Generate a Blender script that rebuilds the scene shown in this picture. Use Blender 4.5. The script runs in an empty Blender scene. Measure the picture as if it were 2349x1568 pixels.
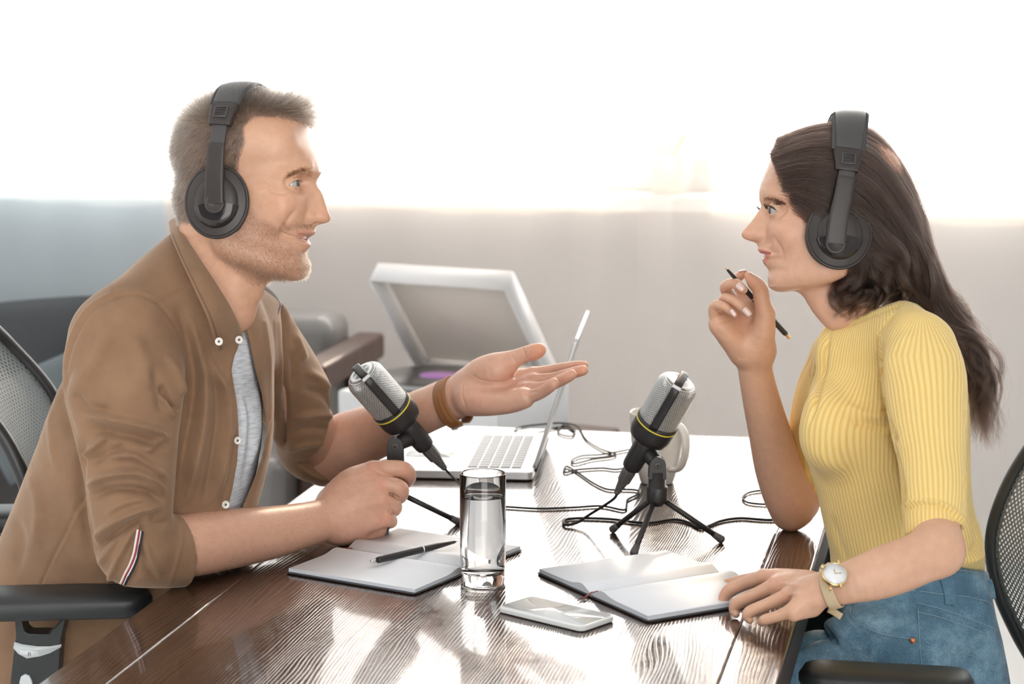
import bpy, bmesh, math, random
import numpy as np
from mathutils import Vector, Matrix
random.seed(7); RNG = np.random.default_rng(7)
SC = bpy.context.scene; COL = SC.collection
# ---------------------------------------------------------------- camera
FPX = 5000.0
PITCH = math.atan(784.0/FPX)
CAMP = np.array([0.0, 0.0, 1.54])
CF = np.array([0, math.cos(PITCH), -math.sin(PITCH)])
CU = np.array([0, math.sin(PITCH), math.cos(PITCH)])
CR = np.array([1.0, 0, 0])
cam = bpy.data.cameras.new('camera'); camo = bpy.data.objects.new('camera', cam); COL.objects.link(camo)
camo.location = CAMP; camo.rotation_euler = (math.pi/2-PITCH, 0, 0)
cam.sensor_width = 36; cam.lens = FPX/2349*36; cam.clip_end = 60; cam.clip_start = .05
cam.dof.use_dof = True; cam.dof.focus_distance = 3.0; cam.dof.aperture_fstop = 5.6
SC.camera = camo
#CAMHOOK
# ---------------------------------------------------------------- exposure and colour
SC.view_settings.view_transform = 'Standard'; SC.view_settings.look = 'None'
SC.view_settings.exposure = 0.48; SC.view_settings.gamma = 1; SC.view_settings.use_curve_mapping = False
try:
    cy = SC.cycles
    cy.use_denoising = True; cy.max_bounces = 9; cy.diffuse_bounces = 4; cy.glossy_bounces = 4
    cy.transmission_bounces = 8; cy.transparent_max_bounces = 12
    cy.caustics_reflective = False; cy.caustics_refractive = False
    cy.sample_clamp_indirect = 6; cy.sample_clamp_direct = 0
except Exception: pass
# ---------------------------------------------------------------- sky: bright beyond the window, softer behind the camera
w = bpy.data.worlds.new('world'); SC.world = w; w.use_nodes = True
nt = w.node_tree; nt.nodes.clear()
o_ = nt.nodes.new('ShaderNodeOutputWorld'); bg = nt.nodes.new('ShaderNodeBackground')
tc = nt.nodes.new('ShaderNodeTexCoord'); sx = nt.nodes.new('ShaderNodeSeparateXYZ')
rp = nt.nodes.new('ShaderNodeValToRGB'); mr = nt.nodes.new('ShaderNodeMapRange')
nt.links.new(tc.outputs['Generated'], sx.inputs[0]); nt.links.new(sx.outputs[1], mr.inputs[0])
mr.inputs[1].default_value = -0.5; mr.inputs[2].default_value = 0.7
SKY_BACK, SKY_FRONT = 3.9, 7.0
mr.inputs[3].default_value = SKY_BACK; mr.inputs[4].default_value = SKY_FRONT
mx = nt.nodes.new('ShaderNodeMapRange'); nt.links.new(sx.outputs[0], mx.inputs[0])
mx.inputs[1].default_value = -0.15; mx.inputs[2].default_value = -0.04
rp.color_ramp.elements[0].color = (.045, .058, .066, 1); rp.color_ramp.elements[1].color = (1, .975, .945, 1)
nt.links.new(mx.outputs[0], rp.inputs[0]); nt.links.new(rp.outputs[0], bg.inputs[0]); nt.links.new(mr.outputs[0], bg.inputs[1])
nt.links.new(bg.outputs[0], o_.inputs[0])
# ---------------------------------------------------------------- low warm sun coming in through the window
sun = bpy.data.lights.new('sun', 'SUN'); sun.energy = 2.0; sun.angle = math.radians(3); sun.color = (1, .80, .58)
so = bpy.data.objects.new('sun', sun); COL.objects.link(so)
so.rotation_euler = Vector((-.22, -1, -.50)).to_track_quat('-Z', 'Y').to_euler()
# ---------------------------------------------------------------- helpers: pixels of the photograph to points of the room
def ray(u, v): return (u-1174.5)/FPX*CR + (784-v)/FPX*CU + CF
def at(u, v, Y):
    d = ray(u, v); return CAMP + d*(Y/d[1])
def onz(u, v, z=.75):
    d = ray(u, v); return CAMP + d*((z-CAMP[2])/d[2])
def topx(P):
    q = np.asarray(P)-CAMP; w_ = q@CF
    return np.stack([1174.5+FPX*(q@CR)/w_, 784-FPX*(q@CU)/w_], -1)
def nrm(v):
    v = np.asarray(v, float); return v/(np.linalg.norm(v)+1e-12)
PI = math.pi
# ---------------------------------------------------------------- materials
MATS = {}
def mat(name, col=(.5, .5, .5), rough=.5, metal=0, **kw):
    if name in MATS: return MATS[name]
    m = bpy.data.materials.new(name); m.use_nodes = True; MATS[name] = m
    b = m.node_tree.nodes['Principled BSDF']
    b.inputs['Base Color'].default_value = (*col, 1); b.inputs['Roughness'].default_value = rough; b.inputs['Metallic'].default_value = metal
    for k, v in kw.items(): b.inputs[k].default_value = v
    return m
def N(m, t, **kw):
    n = m.node_tree.nodes.new(t)
    for k, v in kw.items():
        if k.startswith('i'):
            n.inputs[int(k[1:])].default_value = v
        else: setattr(n, k, v)
    return n
def L(m, a, b): m.node_tree.links.new(a, b)
def bsdf(m): return m.node_tree.nodes['Principled BSDF']
def ramp(m, *st):
    r = N(m, 'ShaderNodeValToRGB'); e = r.color_ramp.elements
    while len(e) < len(st): e.new(.5)
    for x, (p, c) in zip(e, st):
        x.position = p; x.color = (*c, 1) if len(c) == 3 else c
    return r
def noise(m, scale=10, detail=4, rough=.5, vec=None, coord='Object', mscale=None, rot=None):
    n = N(m, 'ShaderNodeTexNoise'); n.inputs['Scale'].default_value = scale; n.inputs['Detail'].default_value = detail; n.inputs['Roughness'].default_value = rough
    if vec is None:
        t = N(m, 'ShaderNodeTexCoord'); vec = t.outputs[coord]
    if mscale or rot:
        mp = N(m, 'ShaderNodeMapping')
        if mscale: mp.inputs['Scale'].default_value = mscale
        if rot: mp.inputs['Rotation'].default_value = rot
        L(m, vec, mp.inputs[0]); vec = mp.outputs[0]
    L(m, vec, n.inputs['Vector']); return n
def bump(m, src, strength=.3, dist=.001, prev=None):
    b = N(m, 'ShaderNodeBump'); b.inputs['Strength'].default_value = strength; b.inputs['Distance'].default_value = dist
    L(m, src, b.inputs['Height'])
    if prev: L(m, prev.outputs[0], b.inputs['Normal'])
    L(m, b.outputs[0], bsdf(m).inputs['Normal']); return b
# ---------------------------------------------------------------- objects
def empty(name, loc=(0, 0, 0), rz=0):
    o = bpy.data.objects.new(name, None); COL.objects.link(o); o.location = loc; o.rotation_euler = (0, 0, rz); o.empty_display_size = .05; return o
def tag(o, label=None, cat=None, group=None, kind=None):
    if label: o['label'] = label
    if cat: o['category'] = cat
    if group: o['group'] = group
    if kind: o['kind'] = kind
    return o
def thing(name, label, cat, loc=(0, 0, 0), rz=0, group=None): return tag(empty(name, loc, rz), label, cat, group)
bpy.context.view_layer.update()
def link(name, me, m, parent=None, smooth=True, world=True):
    o = bpy.data.objects.new(name, me); COL.objects.link(o)
    if m: me.materials.append(m)
    if smooth: me.shade_smooth()
    if parent is not None:
        o.parent = parent
        if world:   # verts are given in world coordinates
            mw = Matrix.LocRotScale(parent.location, parent.rotation_euler, None)
            if parent.parent is not None: mw = parent.matrix_parent_inverse.copy(); mw = Matrix()
            o.matrix_parent_inverse = mw.inverted()
    return o
def mesh(name, V, Fc, m, parent=None, smooth=True, world=True):
    me = bpy.data.meshes.new(name); V = np.asarray(V, dtype=np.float32)
    if isinstance(Fc, np.ndarray) and len(Fc) > 500:
        n, k = Fc.shape
        me.vertices.add(len(V)); me.vertices.foreach_set('co', V.ravel())
        me.loops.add(n*k); me.loops.foreach_set('vertex_index', Fc.astype(np.int32).ravel())
        me.polygons.add(n); me.polygons.foreach_set('loop_start', np.arange(0, n*k, k, dtype=np.int32))
        me.polygons.foreach_set('loop_total', np.full(n, k, dtype=np.int32)); me.update(calc_edges=True); me.validate()
    else:
        me.from_pydata([tuple(map(float, v)) for v in V], [], [tuple(map(int, f)) for f in Fc]); me.update()
    return link(name, me, m, parent, smooth, world)
class MB:
    """collects shapes into one mesh"""
    def __init__(s): s.V = []; s.F = []
    def add(s, V, Fc, M=None):
        V = np.asarray(V, float)
        if M is not None: V = V@np.asarray(M)[:3, :3].T+np.asarray(M)[:3, 3]
        b = len(s.V); s.V.extend(V.tolist()); s.F.extend([tuple(i+b for i in f) for f in Fc]); return s
    def build(s, name, m, parent=None, smooth=True, world=True, bevel=0, seg=2, sub=0, angle=None):
        o = mesh(name, np.array(s.V), s.F, m, parent, smooth, world)
        if bevel:
            md = o.modifiers.new('bevel', 'BEVEL'); md.width = bevel; md.segments = seg; md.limit_method = 'ANGLE'; md.angle_limit = math.radians(angle or 35); md.harden_normals = smooth
        if sub:
            md = o.modifiers.new('sub', 'SUBSURF'); md.levels = sub; md.render_levels = sub
        return o
    def box(s, c, h, ax=None):
        """centre, half sizes, axes rows"""
        A = np.eye(3) if ax is None else np.asarray(ax, float)
        V = [np.asarray(c)+x*h[0]*A[0]+y*h[1]*A[1]+z*h[2]*A[2] for x in (-1, 1) for y in (-1, 1) for z in (-1, 1)]
        return s.add(V, [(0, 1, 3, 2), (4, 6, 7, 5), (0, 4, 5, 1), (2, 3, 7, 6), (0, 2, 6, 4), (1, 5, 7, 3)])
    def tube(s, pts, rad, n=12, cap=True, up=None, flat=None):
        V, Fc = sweep(pts, rad, n, cap, up, flat); return s.add(V, Fc)
    def lathe(s, prof, c=(0, 0, 0), axis=(0, 0, 1), n=48, cap=True):
        V, Fc = lathe(prof, c, axis, n, cap); return s.add(V, Fc)
def frame(ax, up=None):
    z = nrm(ax); u = np.array([0, 0, 1.]) if up is None else np.asarray(up, float)
    if abs(z@nrm(u)) > .98: u = np.array([1., 0, 0])
    x = nrm(np.cross(u, z)); return x, np.cross(z, x), z
def lathe(prof, c=(0, 0, 0), axis=(0, 0, 1), n=48, cap=True):
    """profile rows (r, h) turned about axis"""
    x, y, z = frame(axis); V = []; Fc = []; c = np.asarray(c, float)
    for r, h in prof:
        for i in range(n):
            a = 2*PI*i/n; V.append(c+z*h+(x*math.cos(a)+y*math.sin(a))*r)
    for j in range(len(prof)-1):
        for i in range(n): Fc.append((j*n+i, j*n+(i+1) % n, (j+1)*n+(i+1) % n, (j+1)*n+i))
    if cap:
        if prof[0][0] > 1e-6: Fc.append(tuple(range(n-1, -1, -1)))
        if prof[-1][0] > 1e-6: Fc.append(tuple(range((len(prof)-1)*n, len(prof)*n)))
    return V, Fc
def sweep(pts, rad, n=12, cap=True, up=None, flat=None):
    """tube through pts; rad scalar or list; flat = (a,b) half sizes factor of an elliptic section"""
    P = np.asarray(pts, float); k = len(P); R = np.full(k, rad) if np.isscalar(rad) else np.asarray(rad, float)
    T = np.gradient(P, axis=0); T /= np.linalg.norm(T, axis=1)[:, None]+1e-12
    x, y, _ = frame(T[0], up); V = []; Fc = []
    fa, fb = flat or (1, 1)
    for i in range(k):
        x = nrm(x-T[i]*(x@T[i])) if up is None else nrm(np.cross(up, T[i])); y = np.cross(T[i], x)
        for j in range(n):
            a = 2*PI*j/n; V.append(P[i]+(x*math.cos(a)*fa+y*math.sin(a)*fb)*R[i])
    for i in range(k-1):
        for j in range(n): Fc.append((i*n+j, i*n+(j+1) % n, (i+1)*n+(j+1) % n, (i+1)*n+j))
    if cap: Fc += [tuple(range(n-1, -1, -1)), tuple(range((k-1)*n, k*n))]
    return V, Fc
def cat(P, m=8, closed=False):
    """Catmull-Rom through rows of P"""
    P = np.asarray(P, float)
    if closed: Q = np.vstack([P[-1], P, P[0], P[1]])
    else: Q = np.vstack([2*P[0]-P[1], P, 2*P[-1]-P[-2]])
    out = []
    for i in range(1, len(Q)-2):
        a, b, c, d = Q[i-1:i+3]
        for t in np.arange(m)/m: out.append(.5*(2*b+(c-a)*t+(2*a-5*b+4*c-d)*t*t+(3*b-a-3*c+d)*t**3))
    if not closed: out.append(P[-1])
    return np.array(out)
def bez_prism(poly, z0, z1, O, ax):
    """prism of a 2D outline: point = O + x*ax0 + y*ax1 + z*ax2"""
    n = len(poly); V = [np.asarray(O)+p[0]*ax[0]+p[1]*ax[1]+z*ax[2] for z in (z0, z1) for p in poly]
    Fc = [tuple(range(n-1, -1, -1)), tuple(range(n, 2*n))]+[(i, (i+1) % n, n+(i+1) % n, n+i) for i in range(n)]
    return V, Fc
def rrect(w_, h_, r, n=6):
    out = []
    for cx, cy, a0 in ((w_/2-r, h_/2-r, 0), (-w_/2+r, h_/2-r, 90), (-w_/2+r, -h_/2+r, 180), (w_/2-r, -h_/2+r, 270)):
        for i in range(n+1):
            a = math.radians(a0+90*i/n); out.append((cx+r*math.cos(a), cy+r*math.sin(a)))
    return out
# ---------------------------------------------------------------- implicit surfaces: smooth unions of rounded limbs, meshed with surface nets
class Prim:
    def __init__(s, f, c, r): s.f = f; s.c = np.asarray(c, np.float32); s.r = float(r)
def caps(a, b, ra, rb, n=None, fl=1.0):
    """tapering capsule; n, fl: thickness along n scaled by fl"""
    a = np.asarray(a, np.float32); b = np.asarray(b, np.float32)
    if n is not None:
        n = np.asarray(nrm(n), np.float32); g = np.float32(1/fl-1)
        A = a; ab0 = b-a; ab = ab0+n*(ab0@n)*g; q = max(ab@ab, 1e-12)
        k = np.float32(min(1, fl))
        def f(P):
            p = P-A; p = p+(p@n)[:, None]*(n*g); t = np.clip(p@ab/q, 0, 1); p = p-t[:, None]*ab
            return (np.sqrt(np.einsum('ij,ij->i', p, p))-(ra+(rb-ra)*t))*k
        rr = max(ra, rb)*max(1, fl)
    else:
        ab = b-a; q = max(ab@ab, 1e-12)
        def f(P):
            p = P-a; t = np.clip(p@ab/q, 0, 1); p = p-t[:, None]*ab
            return np.sqrt(np.einsum('ij,ij->i', p, p))-(ra+(rb-ra)*t)
        rr = max(ra, rb)
    return Prim(f, (a+b)/2, np.linalg.norm(b-a)/2+rr)
def ell(c, r, ax=None):
    c = np.asarray(c, np.float32); r = np.asarray(r, np.float32); A = np.eye(3, dtype=np.float32) if ax is None else np.asarray([nrm(x) for x in ax], np.float32)
    def f(P):
        p = (P-c)@A.T/r; k0 = np.sqrt(np.einsum('ij,ij->i', p, p)); p = p/r; k1 = np.sqrt(np.einsum('ij,ij->i', p, p))
        return k0*(k0-1)/(k1+1e-6)
    return Prim(f, c, r.max())
def rbox(c, h, rnd=.002, ax=None):
    c = np.asarray(c, np.float32); h = np.asarray(h, np.float32)-rnd; A = np.eye(3, dtype=np.float32) if ax is None else np.asarray([nrm(x) for x in ax], np.float32)
    def f(P):
        q = np.abs((P-c)@A.T)-h; o = np.maximum(q, 0)
        return np.sqrt((o*o).sum(1))+np.minimum(q.max(1), 0)-rnd
    return Prim(f, c, float(np.linalg.norm(h)+rnd))
def chain(pts, rad, m=4, n=None, fl=1.0):
    """one limb: tapering tube through pts (hard union inside)"""
    P = np.asarray(pts, float); R = np.full(len(P), rad) if np.isscalar(rad) else np.asarray(rad, float)
    if m > 1 and len(P) > 2:
        Q = cat(np.hstack([P, R[:, None]]), m)
        P, R = Q[:, :3], Q[:, 3]
    cs = [caps(P[i], P[i+1], R[i], R[i+1], n, fl) for i in range(len(P)-1)]
    c = (P.min(0)+P.max(0))/2; r = np.linalg.norm(P.max(0)-P.min(0))/2+R.max()*max(1, fl)
    def f(X):
        d = cs[0].f(X)
        for q in cs[1:]: d = np.minimum(d, q.f(X))
        return d
    return Prim(f, c, r)
def in_poly(uv, poly):
    """signed distance to a 2D polygon (negative inside)"""
    poly = np.asarray(poly, np.float32); n = len(poly); x = uv[:, 0]; y = uv[:, 1]
    d = np.full(len(uv), 1e18, np.float32); s = np.zeros(len(uv), bool)
    for i in range(n):
        a = poly[i]; b = poly[(i+1) % n]; e = b-a; w0 = x-a[0]; w1 = y-a[1]
        t = np.clip((w0*e[0]+w1*e[1])/(e@e+1e-12), 0, 1); q0 = w0-e[0]*t; q1 = w1-e[1]*t
        d = np.minimum(d, q0*q0+q1*q1)
        if a[1] != b[1]:
            c = ((y >= a[1]) & (y < b[1])) | ((y >= b[1]) & (y < a[1]))
            s ^= c & (x < (b[0]-a[0])*(y-a[1])/(b[1]-a[1])+a[0])
    d = np.sqrt(d); return np.where(s, -d, d)
def slab(poly, Y0, Y1, rnd=0.0):
    """outline (photo pixels) as a solid between depths Y0 and Y1"""
    Ym = (Y0+Y1)/2; pts = np.array([at(u, v, Ym) for u, v in poly]); c = pts.mean(0); s = np.float32(Ym/FPX)
    r = np.linalg.norm(pts-c, axis=1).max()+(Y1-Y0)
    def f(P):
        d = in_poly(topx(P).astype(np.float32), poly)*s
        e = np.maximum(Y0-P[:, 1], P[:, 1]-Y1)
        return np.maximum(d, e)-rnd
    return Prim(f, c, r)
def dilate(p, t): return Prim(lambda P: p.f(P)-t, p.c, p.r+abs(t))
class Field:
    def __init__(s): s.ops = []
    def add(s, p, k=.004): s.ops.append((0, p, k)); return s
    def sub(s, p, k=.002): s.ops.append((1, p, k)); return s
    def isect(s, p, k=.002): s.ops.append((2, p, k)); return s
    def ev(s, P, bc=None, br=0):
        P = P.astype(np.float32); d = np.full(len(P), .5, np.float32)
        for op, p, k in s.ops:
            if bc is not None and op < 2 and np.linalg.norm(p.c-bc)-p.r > br+k+.010: continue
            e = p.f(P)
            if op == 0: h = np.maximum(k-np.abs(d-e), 0)/max(k, 1e-9); d = np.minimum(d, e)-h*h*k/4
            elif op == 1: e = -e; h = np.maximum(k-np.abs(d-e), 0)/max(k, 1e-9); d = np.maximum(d, e)+h*h*k/4
            else: h = np.maximum(k-np.abs(d-e), 0)/max(k, 1e-9); d = np.maximum(d, e)+h*h*k/4
        return d
    def prim(s, c, r): return Prim(lambda P: s.ev(P), c, r)
    def bounds(s, pad=.01):
        lo = np.min([p.c-p.r for o, p, k in s.ops if o == 0], 0)-pad; hi = np.max([p.c+p.r for o, p, k in s.ops if o == 0], 0)+pad; return lo, hi
    def mesh(s, res, lo=None, hi=None, smooth=1):
        l2, h2 = s.bounds(); lo = l2 if lo is None else np.maximum(lo, l2); hi = h2 if hi is None else np.minimum(hi, h2)
        B = 12; nb = np.ceil((np.asarray(hi)-lo)/(res*B)).astype(int); n = nb*B
        ax = [lo[i]+res*np.arange(n[i], dtype=np.float32) for i in range(3)]
        bx = [lo[i]+res*(B*np.arange(nb[i])+(B-1)/2) for i in range(3)]
        G = np.stack(np.meshgrid(*bx, indexing='ij'), -1).reshape(-1, 3).astype(np.float32)
        dc = s.ev(G); br = res*B*.5*1.7321
        D = np.empty(tuple(n), np.float32); I = np.indices(tuple(nb)).reshape(3, -1).T
        for q in range(len(G)):
            i, j, k = I[q]*B
            if abs(dc[q]) > br*2.1+.006: D[i:i+B, j:j+B, k:k+B] = dc[q]; continue
            P = np.stack(np.meshgrid(ax[0][i:i+B], ax[1][j:j+B], ax[2][k:k+B], indexing='ij'), -1).reshape(-1, 3)
            D[i:i+B, j:j+B, k:k+B] = s.ev(P, G[q], br).reshape(B, B, B)
        return surface_nets(D, np.asarray(lo, np.float32), res, smooth)
def surface_nets(D, lo, res, smooth=1):
    S = D < 0; nx, ny, nz = D.shape
    c = np.zeros((nx-1, ny-1, nz-1), np.uint8)
    for a in (0, 1):
        for b in (0, 1):
            for e in (0, 1): c += S[a:nx-1+a, b:ny-1+b, e:nz-1+e]
    act = np.argwhere((c > 0) & (c < 8)); m = len(act)
    idx = np.full(c.shape, -1, np.int32); idx[tuple(act.T)] = np.arange(m)
    cor = {}
    for a in (0, 1):
        for b in (0, 1):
            for e in (0, 1): cor[a, b, e] = D[act[:, 0]+a, act[:, 1]+b, act[:, 2]+e]
    acc = np.zeros((m, 3), np.float32); cnt = np.zeros(m, np.float32)
    for axx in range(3):
        for p in (0, 1):
            for q in (0, 1):
                k0 = [p, q]; k0.insert(axx, 0); k1 = [p, q]; k1.insert(axx, 1)
                v0, v1 = cor[tuple(k0)], cor[tuple(k1)]; x = (v0 < 0) != (v1 < 0)
                t = np.where(x, v0/np.where(x, v0-v1, 1), 0); pt = np.tile(np.array(k0, np.float32), (m, 1)); pt[:, axx] = t
                acc[x] += pt[x]; cnt[x] += 1
    V = lo+res*(act+acc/cnt[:, None]); Fs = []
    for axx in range(3):
        sl0 = [slice(None)]*3; sl1 = [slice(None)]*3; sl0[axx] = slice(0, -1); sl1[axx] = slice(1, None)
        s0, s1 = S[tuple(sl0)], S[tuple(sl1)]; e = np.argwhere(s0 != s1); o1, o2 = [i for i in range(3) if i != axx]
        e = e[(e[:, o1] > 0) & (e[:, o2] > 0) & (e[:, o1] < D.shape[o1]-1) & (e[:, o2] < D.shape[o2]-1)]
        if not len(e): continue
        g = []
        for d1, d2 in ((-1, -1), (0, -1), (0, 0), (-1, 0)):
            q = e.copy(); q[:, o1] += d1; q[:, o2] += d2; g.append(idx[tuple(q.T)])
        Q = np.stack(g, 1); flip = s0[tuple(e.T)] ^ (axx == 1); Q[~flip] = Q[~flip][:, ::-1]; Fs.append(Q)
    Fq = np.vstack(Fs); Fq = Fq[(Fq >= 0).all(1)]
    for _ in range(smooth): V = lap(V, Fq, .5)
    return V, Fq
def lap(V, Fq, a=.5, mask=None):
    E = np.vstack([Fq[:, [i, (i+1) % 4]] for i in range(4)]); n = len(V); A = np.zeros((n, 3)); W = np.zeros(n)
    for i, j in ((0, 1), (1, 0)):
        for d in range(3): A[:, d] += np.bincount(E[:, i], V[E[:, j], d], n)
        W += np.bincount(E[:, i], minlength=n)
    d = A/np.maximum(W, 1)[:, None]-V; w_ = a if mask is None else (a*mask)[:, None]
    return (V+d*w_*(W > 0)[:, None]).astype(np.float32)
def vnormals(V, Fq):
    n = np.cross(V[Fq[:, 2]]-V[Fq[:, 0]], V[Fq[:, 3]]-V[Fq[:, 1]]); Nn = np.zeros((len(V), 3))
    for i in range(4):
        for d in range(3): Nn[:, d] += np.bincount(Fq[:, i], n[:, d], len(V))
    return Nn/(np.linalg.norm(Nn, axis=1)[:, None]+1e-12)
def set_col(o, C, name='Col'):
    a = o.data.color_attributes.new(name, 'FLOAT_COLOR', 'POINT'); C = np.asarray(C, np.float32)
    if C.shape[1] == 3: C = np.hstack([C, np.ones((len(C), 1), np.float32)])
    a.data.foreach_set('color', C.ravel())
def seg_dist(uv, line):
    """distance to a polyline and position along it (0..1)"""
    line = np.asarray(line, np.float32); d = np.full(len(uv), 1e9, np.float32); T = np.zeros(len(uv), np.float32); n = len(line)-1
    for i in range(n):
        a, b = line[i], line[i+1]; e = b-a; t = np.clip(((uv-a)@e)/(e@e+1e-9), 0, 1); q = uv-a-t[:, None]*e; r = np.sqrt((q*q).sum(1))
        m_ = r < d; d = np.where(m_, r, d); T = np.where(m_, (i+t)/n, T)
    return d, T
def hairs(name, P, rad, m, parent, taper=True):
    """strands: P (n, k, 3) world points, rad root radius"""
    n, k, _ = P.shape; hc = bpy.data.hair_curves.new(name); hc.add_curves([k]*n)
    hc.attributes['position'].data.foreach_set('vector', P.astype(np.float32).ravel())
    t = np.linspace(0, 1, k); r = rad*(1-.85*t**2) if taper else np.full(k, rad)
    R = np.tile(r, (n, 1))*(RNG.uniform(.7, 1.2, (n, 1))); a = hc.attributes.get('radius') or hc.attributes.new('radius', 'FLOAT', 'POINT')
    a.data.foreach_set('value', R.astype(np.float32).ravel())
    return link(name, hc, m, parent, smooth=False)
# ================================================================ the room
YAW = math.radians(12.05)
RL = np.array([math.cos(YAW), -math.sin(YAW), 0]); RD = np.array([math.sin(YAW), math.cos(YAW), 0]); UZ = np.array([0, 0, 1.])
RO = np.array([0, 6.30, 0])
AXR = [RL, RD, UZ]
def rm(x, y, z=0): return RO+RL*x+RD*y+UZ*z
def rbx(mb, x0, x1, y0, y1, z0, z1): return mb.box(rm((x0+x1)/2, (y0+y1)/2, (z0+z1)/2), ((x1-x0)/2, (y1-y0)/2, (z1-z0)/2), AXR)
def struct(name, mb, m, parent=None, **k):
    o = mb.build(name, m, parent, **k); o['kind'] = 'structure'; return o
m_wall = mat('wall_paint', (.80, .81, .82), .7); nn = noise(m_wall, 90, 3); bump(m_wall, nn.outputs[0], .08, .002)
m_white = mat('white_gloss', (.86, .87, .87), .35)
m_floor = mat('pale_floor', (.78, .78, .77), .28)
nf = noise(m_floor, 3, 5); rf = ramp(m_floor, (.3, (.72, .72, .71)), (.8, (.84, .84, .83))); L(m_floor, nf.outputs[0], rf.inputs[0]); L(m_floor, rf.outputs[0], bsdf(m_floor).inputs[0])
X0, X1, YN, HC = -3.6, 3.4, -7.3, 2.95
WX0, WX1, WZ0, WZ1 = -3.1, 3.0, 1.0, 2.70
mb = MB()
for a in ((X0, X1, 0, .2, 0, WZ0), (X0, X1, 0, .2, WZ1, HC), (X0, WX0, 0, .2, WZ0, WZ1), (WX1, X1, 0, .2, WZ0, WZ1)): rbx(mb, *a)
struct('wall_back', mb, m_wall, smooth=False)
struct('wall_left', rbx(MB(), X0-.15, X0, YN, .2, 0, HC), m_wall, smooth=False)
struct('wall_right', rbx(MB(), X1, X1+.15, YN, .2, 0, HC), m_wall, smooth=False)
struct('floor', rbx(MB(), X0-.15, X1+.15, YN, .2, -.1, 0), m_floor, smooth=False)
struct('ceiling', rbx(MB(), X0-.15, X1+.15, YN, .2, HC, HC+.1), mat('ceiling_paint', (.92, .92, .92), .8), smooth=False)
struct('baseboard_back', rbx(MB(), X0, X1, -.018, 0, 0, .09), m_white, smooth=False)
# window: frame, mullions, sill, panes
mb = MB(); rbx(mb, WX0, WX1, .05, .13, WZ0, WZ0+.09); rbx(mb, WX0, WX1, .05, .13, WZ1-.07, WZ1)
xs = np.linspace(WX0, WX1, 6)
for x in xs: rbx(mb, x-.045, x+.045, .05, .13, WZ0, WZ1)
win = struct('window_1', mb, m_white, smooth=False)
tag(struct('window_sill', rbx(MB(), WX0-.05, WX1+.05, -.16, .05, WZ0-.04, WZ0), m_white, win, smooth=False), kind='structure')
m_pane = bpy.data.materials.new('pane_glass'); m_pane.use_nodes = True; t = m_pane.node_tree; t.nodes.clear()
oo = t.nodes.new('ShaderNodeOutputMaterial'); mxs = t.nodes.new('ShaderNodeMixShader'); tr = t.nodes.new('ShaderNodeBsdfTransparent'); gl = t.nodes.new('ShaderNodeBsdfGlossy')
gl.inputs['Roughness'].default_value = .02; mxs.inputs[0].default_value = .06
t.links.new(tr.outputs[0], mxs.inputs[1]); t.links.new(gl.outputs[0], mxs.inputs[2]); t.links.new(mxs.outputs[0], oo.inputs[0])
for i in range(5): struct('pane', rbx(MB(), xs[i]+.045, xs[i+1]-.045, .088, .092, WZ0+.09, WZ1-.07), m_pane, win, smooth=False)
# sheer curtains
def sheer(name, tint, tr_a, opq):
    m = bpy.data.materials.new(name); m.use_nodes = True; t = m.node_tree; t.nodes.clear()
    o = t.nodes.new('ShaderNodeOutputMaterial'); a = t.nodes.new('ShaderNodeMixShader'); b = t.nodes.new('ShaderNodeMixShader')
    T = t.nodes.new('ShaderNodeBsdfTransparent'); D = t.nodes.new('ShaderNodeBsdfDiffuse'); Tl = t.nodes.new('ShaderNodeBsdfTranslucent')
    D.inputs[0].default_value = (*tint, 1); Tl.inputs[0].default_value = (*tint, 1); a.inputs[0].default_value = .62; b.inputs[0].default_value = opq
    t.links.new(D.outputs[0], a.inputs[1]); t.links.new(Tl.outputs[0], a.inputs[2]); t.links.new(T.outputs[0], b.inputs[1]); t.links.new(a.outputs[0], b.inputs[2]); t.links.new(b.outputs[0], o.inputs[0])
    return m
m_sheer = sheer('sheer_flare_tint', (.96, .87, .80), .5, .5); m_sheer2 = sheer('sheer_dim_tint', (.62, .70, .745), .5, .58)  # warm flare and dim bluish skylight are put into the two cloth tints
def curtain(x0, x1, z0, z1, amp, wl, seed, label, m):
    r = random.Random(seed); n = int((x1-x0)/.008); xx = np.linspace(x0, x1, n); ph = np.cumsum([1/wl*(1+.45*math.sin(i*.021+seed)+.25*math.sin(i*.0077*seed+1)) for i in range(n)])*(x1-x0)/n*2*PI
    am = amp*(.6+.4*np.sin(xx*3.1+seed)); V = []; Fc = []; nz = 14
    for j in range(nz+1):
        t = j/nz; z = z1+(z0-z1)*t
        for i in range(n):
            y = -.25+am[i]*(.55+.45*t)*math.sin(ph[i]+.35*t*math.sin(xx[i]*4))+.012*t*math.sin(xx[i]*9+seed)
            V.append(rm(xx[i]+.01*math.sin(ph[i]*2)*t, y, z))
    for j in range(nz):
        for i in range(n-1): a = j*n+i; Fc.append((a, a+1, a+n+1, a+n))
    o = mesh('sheer_curtain', V, Fc, m); tag(o, label, 'curtain'); return o
curtain(-3.3, -.965, .03, 2.82, .022, .24, 2, 'white sheer curtain, dim bluish light put into its colour, hanging behind the bearded man and dark sofa', m_sheer2)
curtain(-.98, 1.72, .03, 2.82, .018, .30, 5, 'wide white sheer curtain, warm flare put into its colour, hanging behind the record player and between both people', m_sheer)
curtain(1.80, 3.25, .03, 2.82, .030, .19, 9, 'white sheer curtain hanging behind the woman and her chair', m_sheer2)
mb = MB(); mb.tube([rm(-3.4, -.25, 2.85), rm(3.35, -.25, 2.85)], .012, 12)
tag(mb.build('curtain_rail', m_white), 'white rail carrying the sheer curtains near the ceiling', 'curtain rail')
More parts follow.
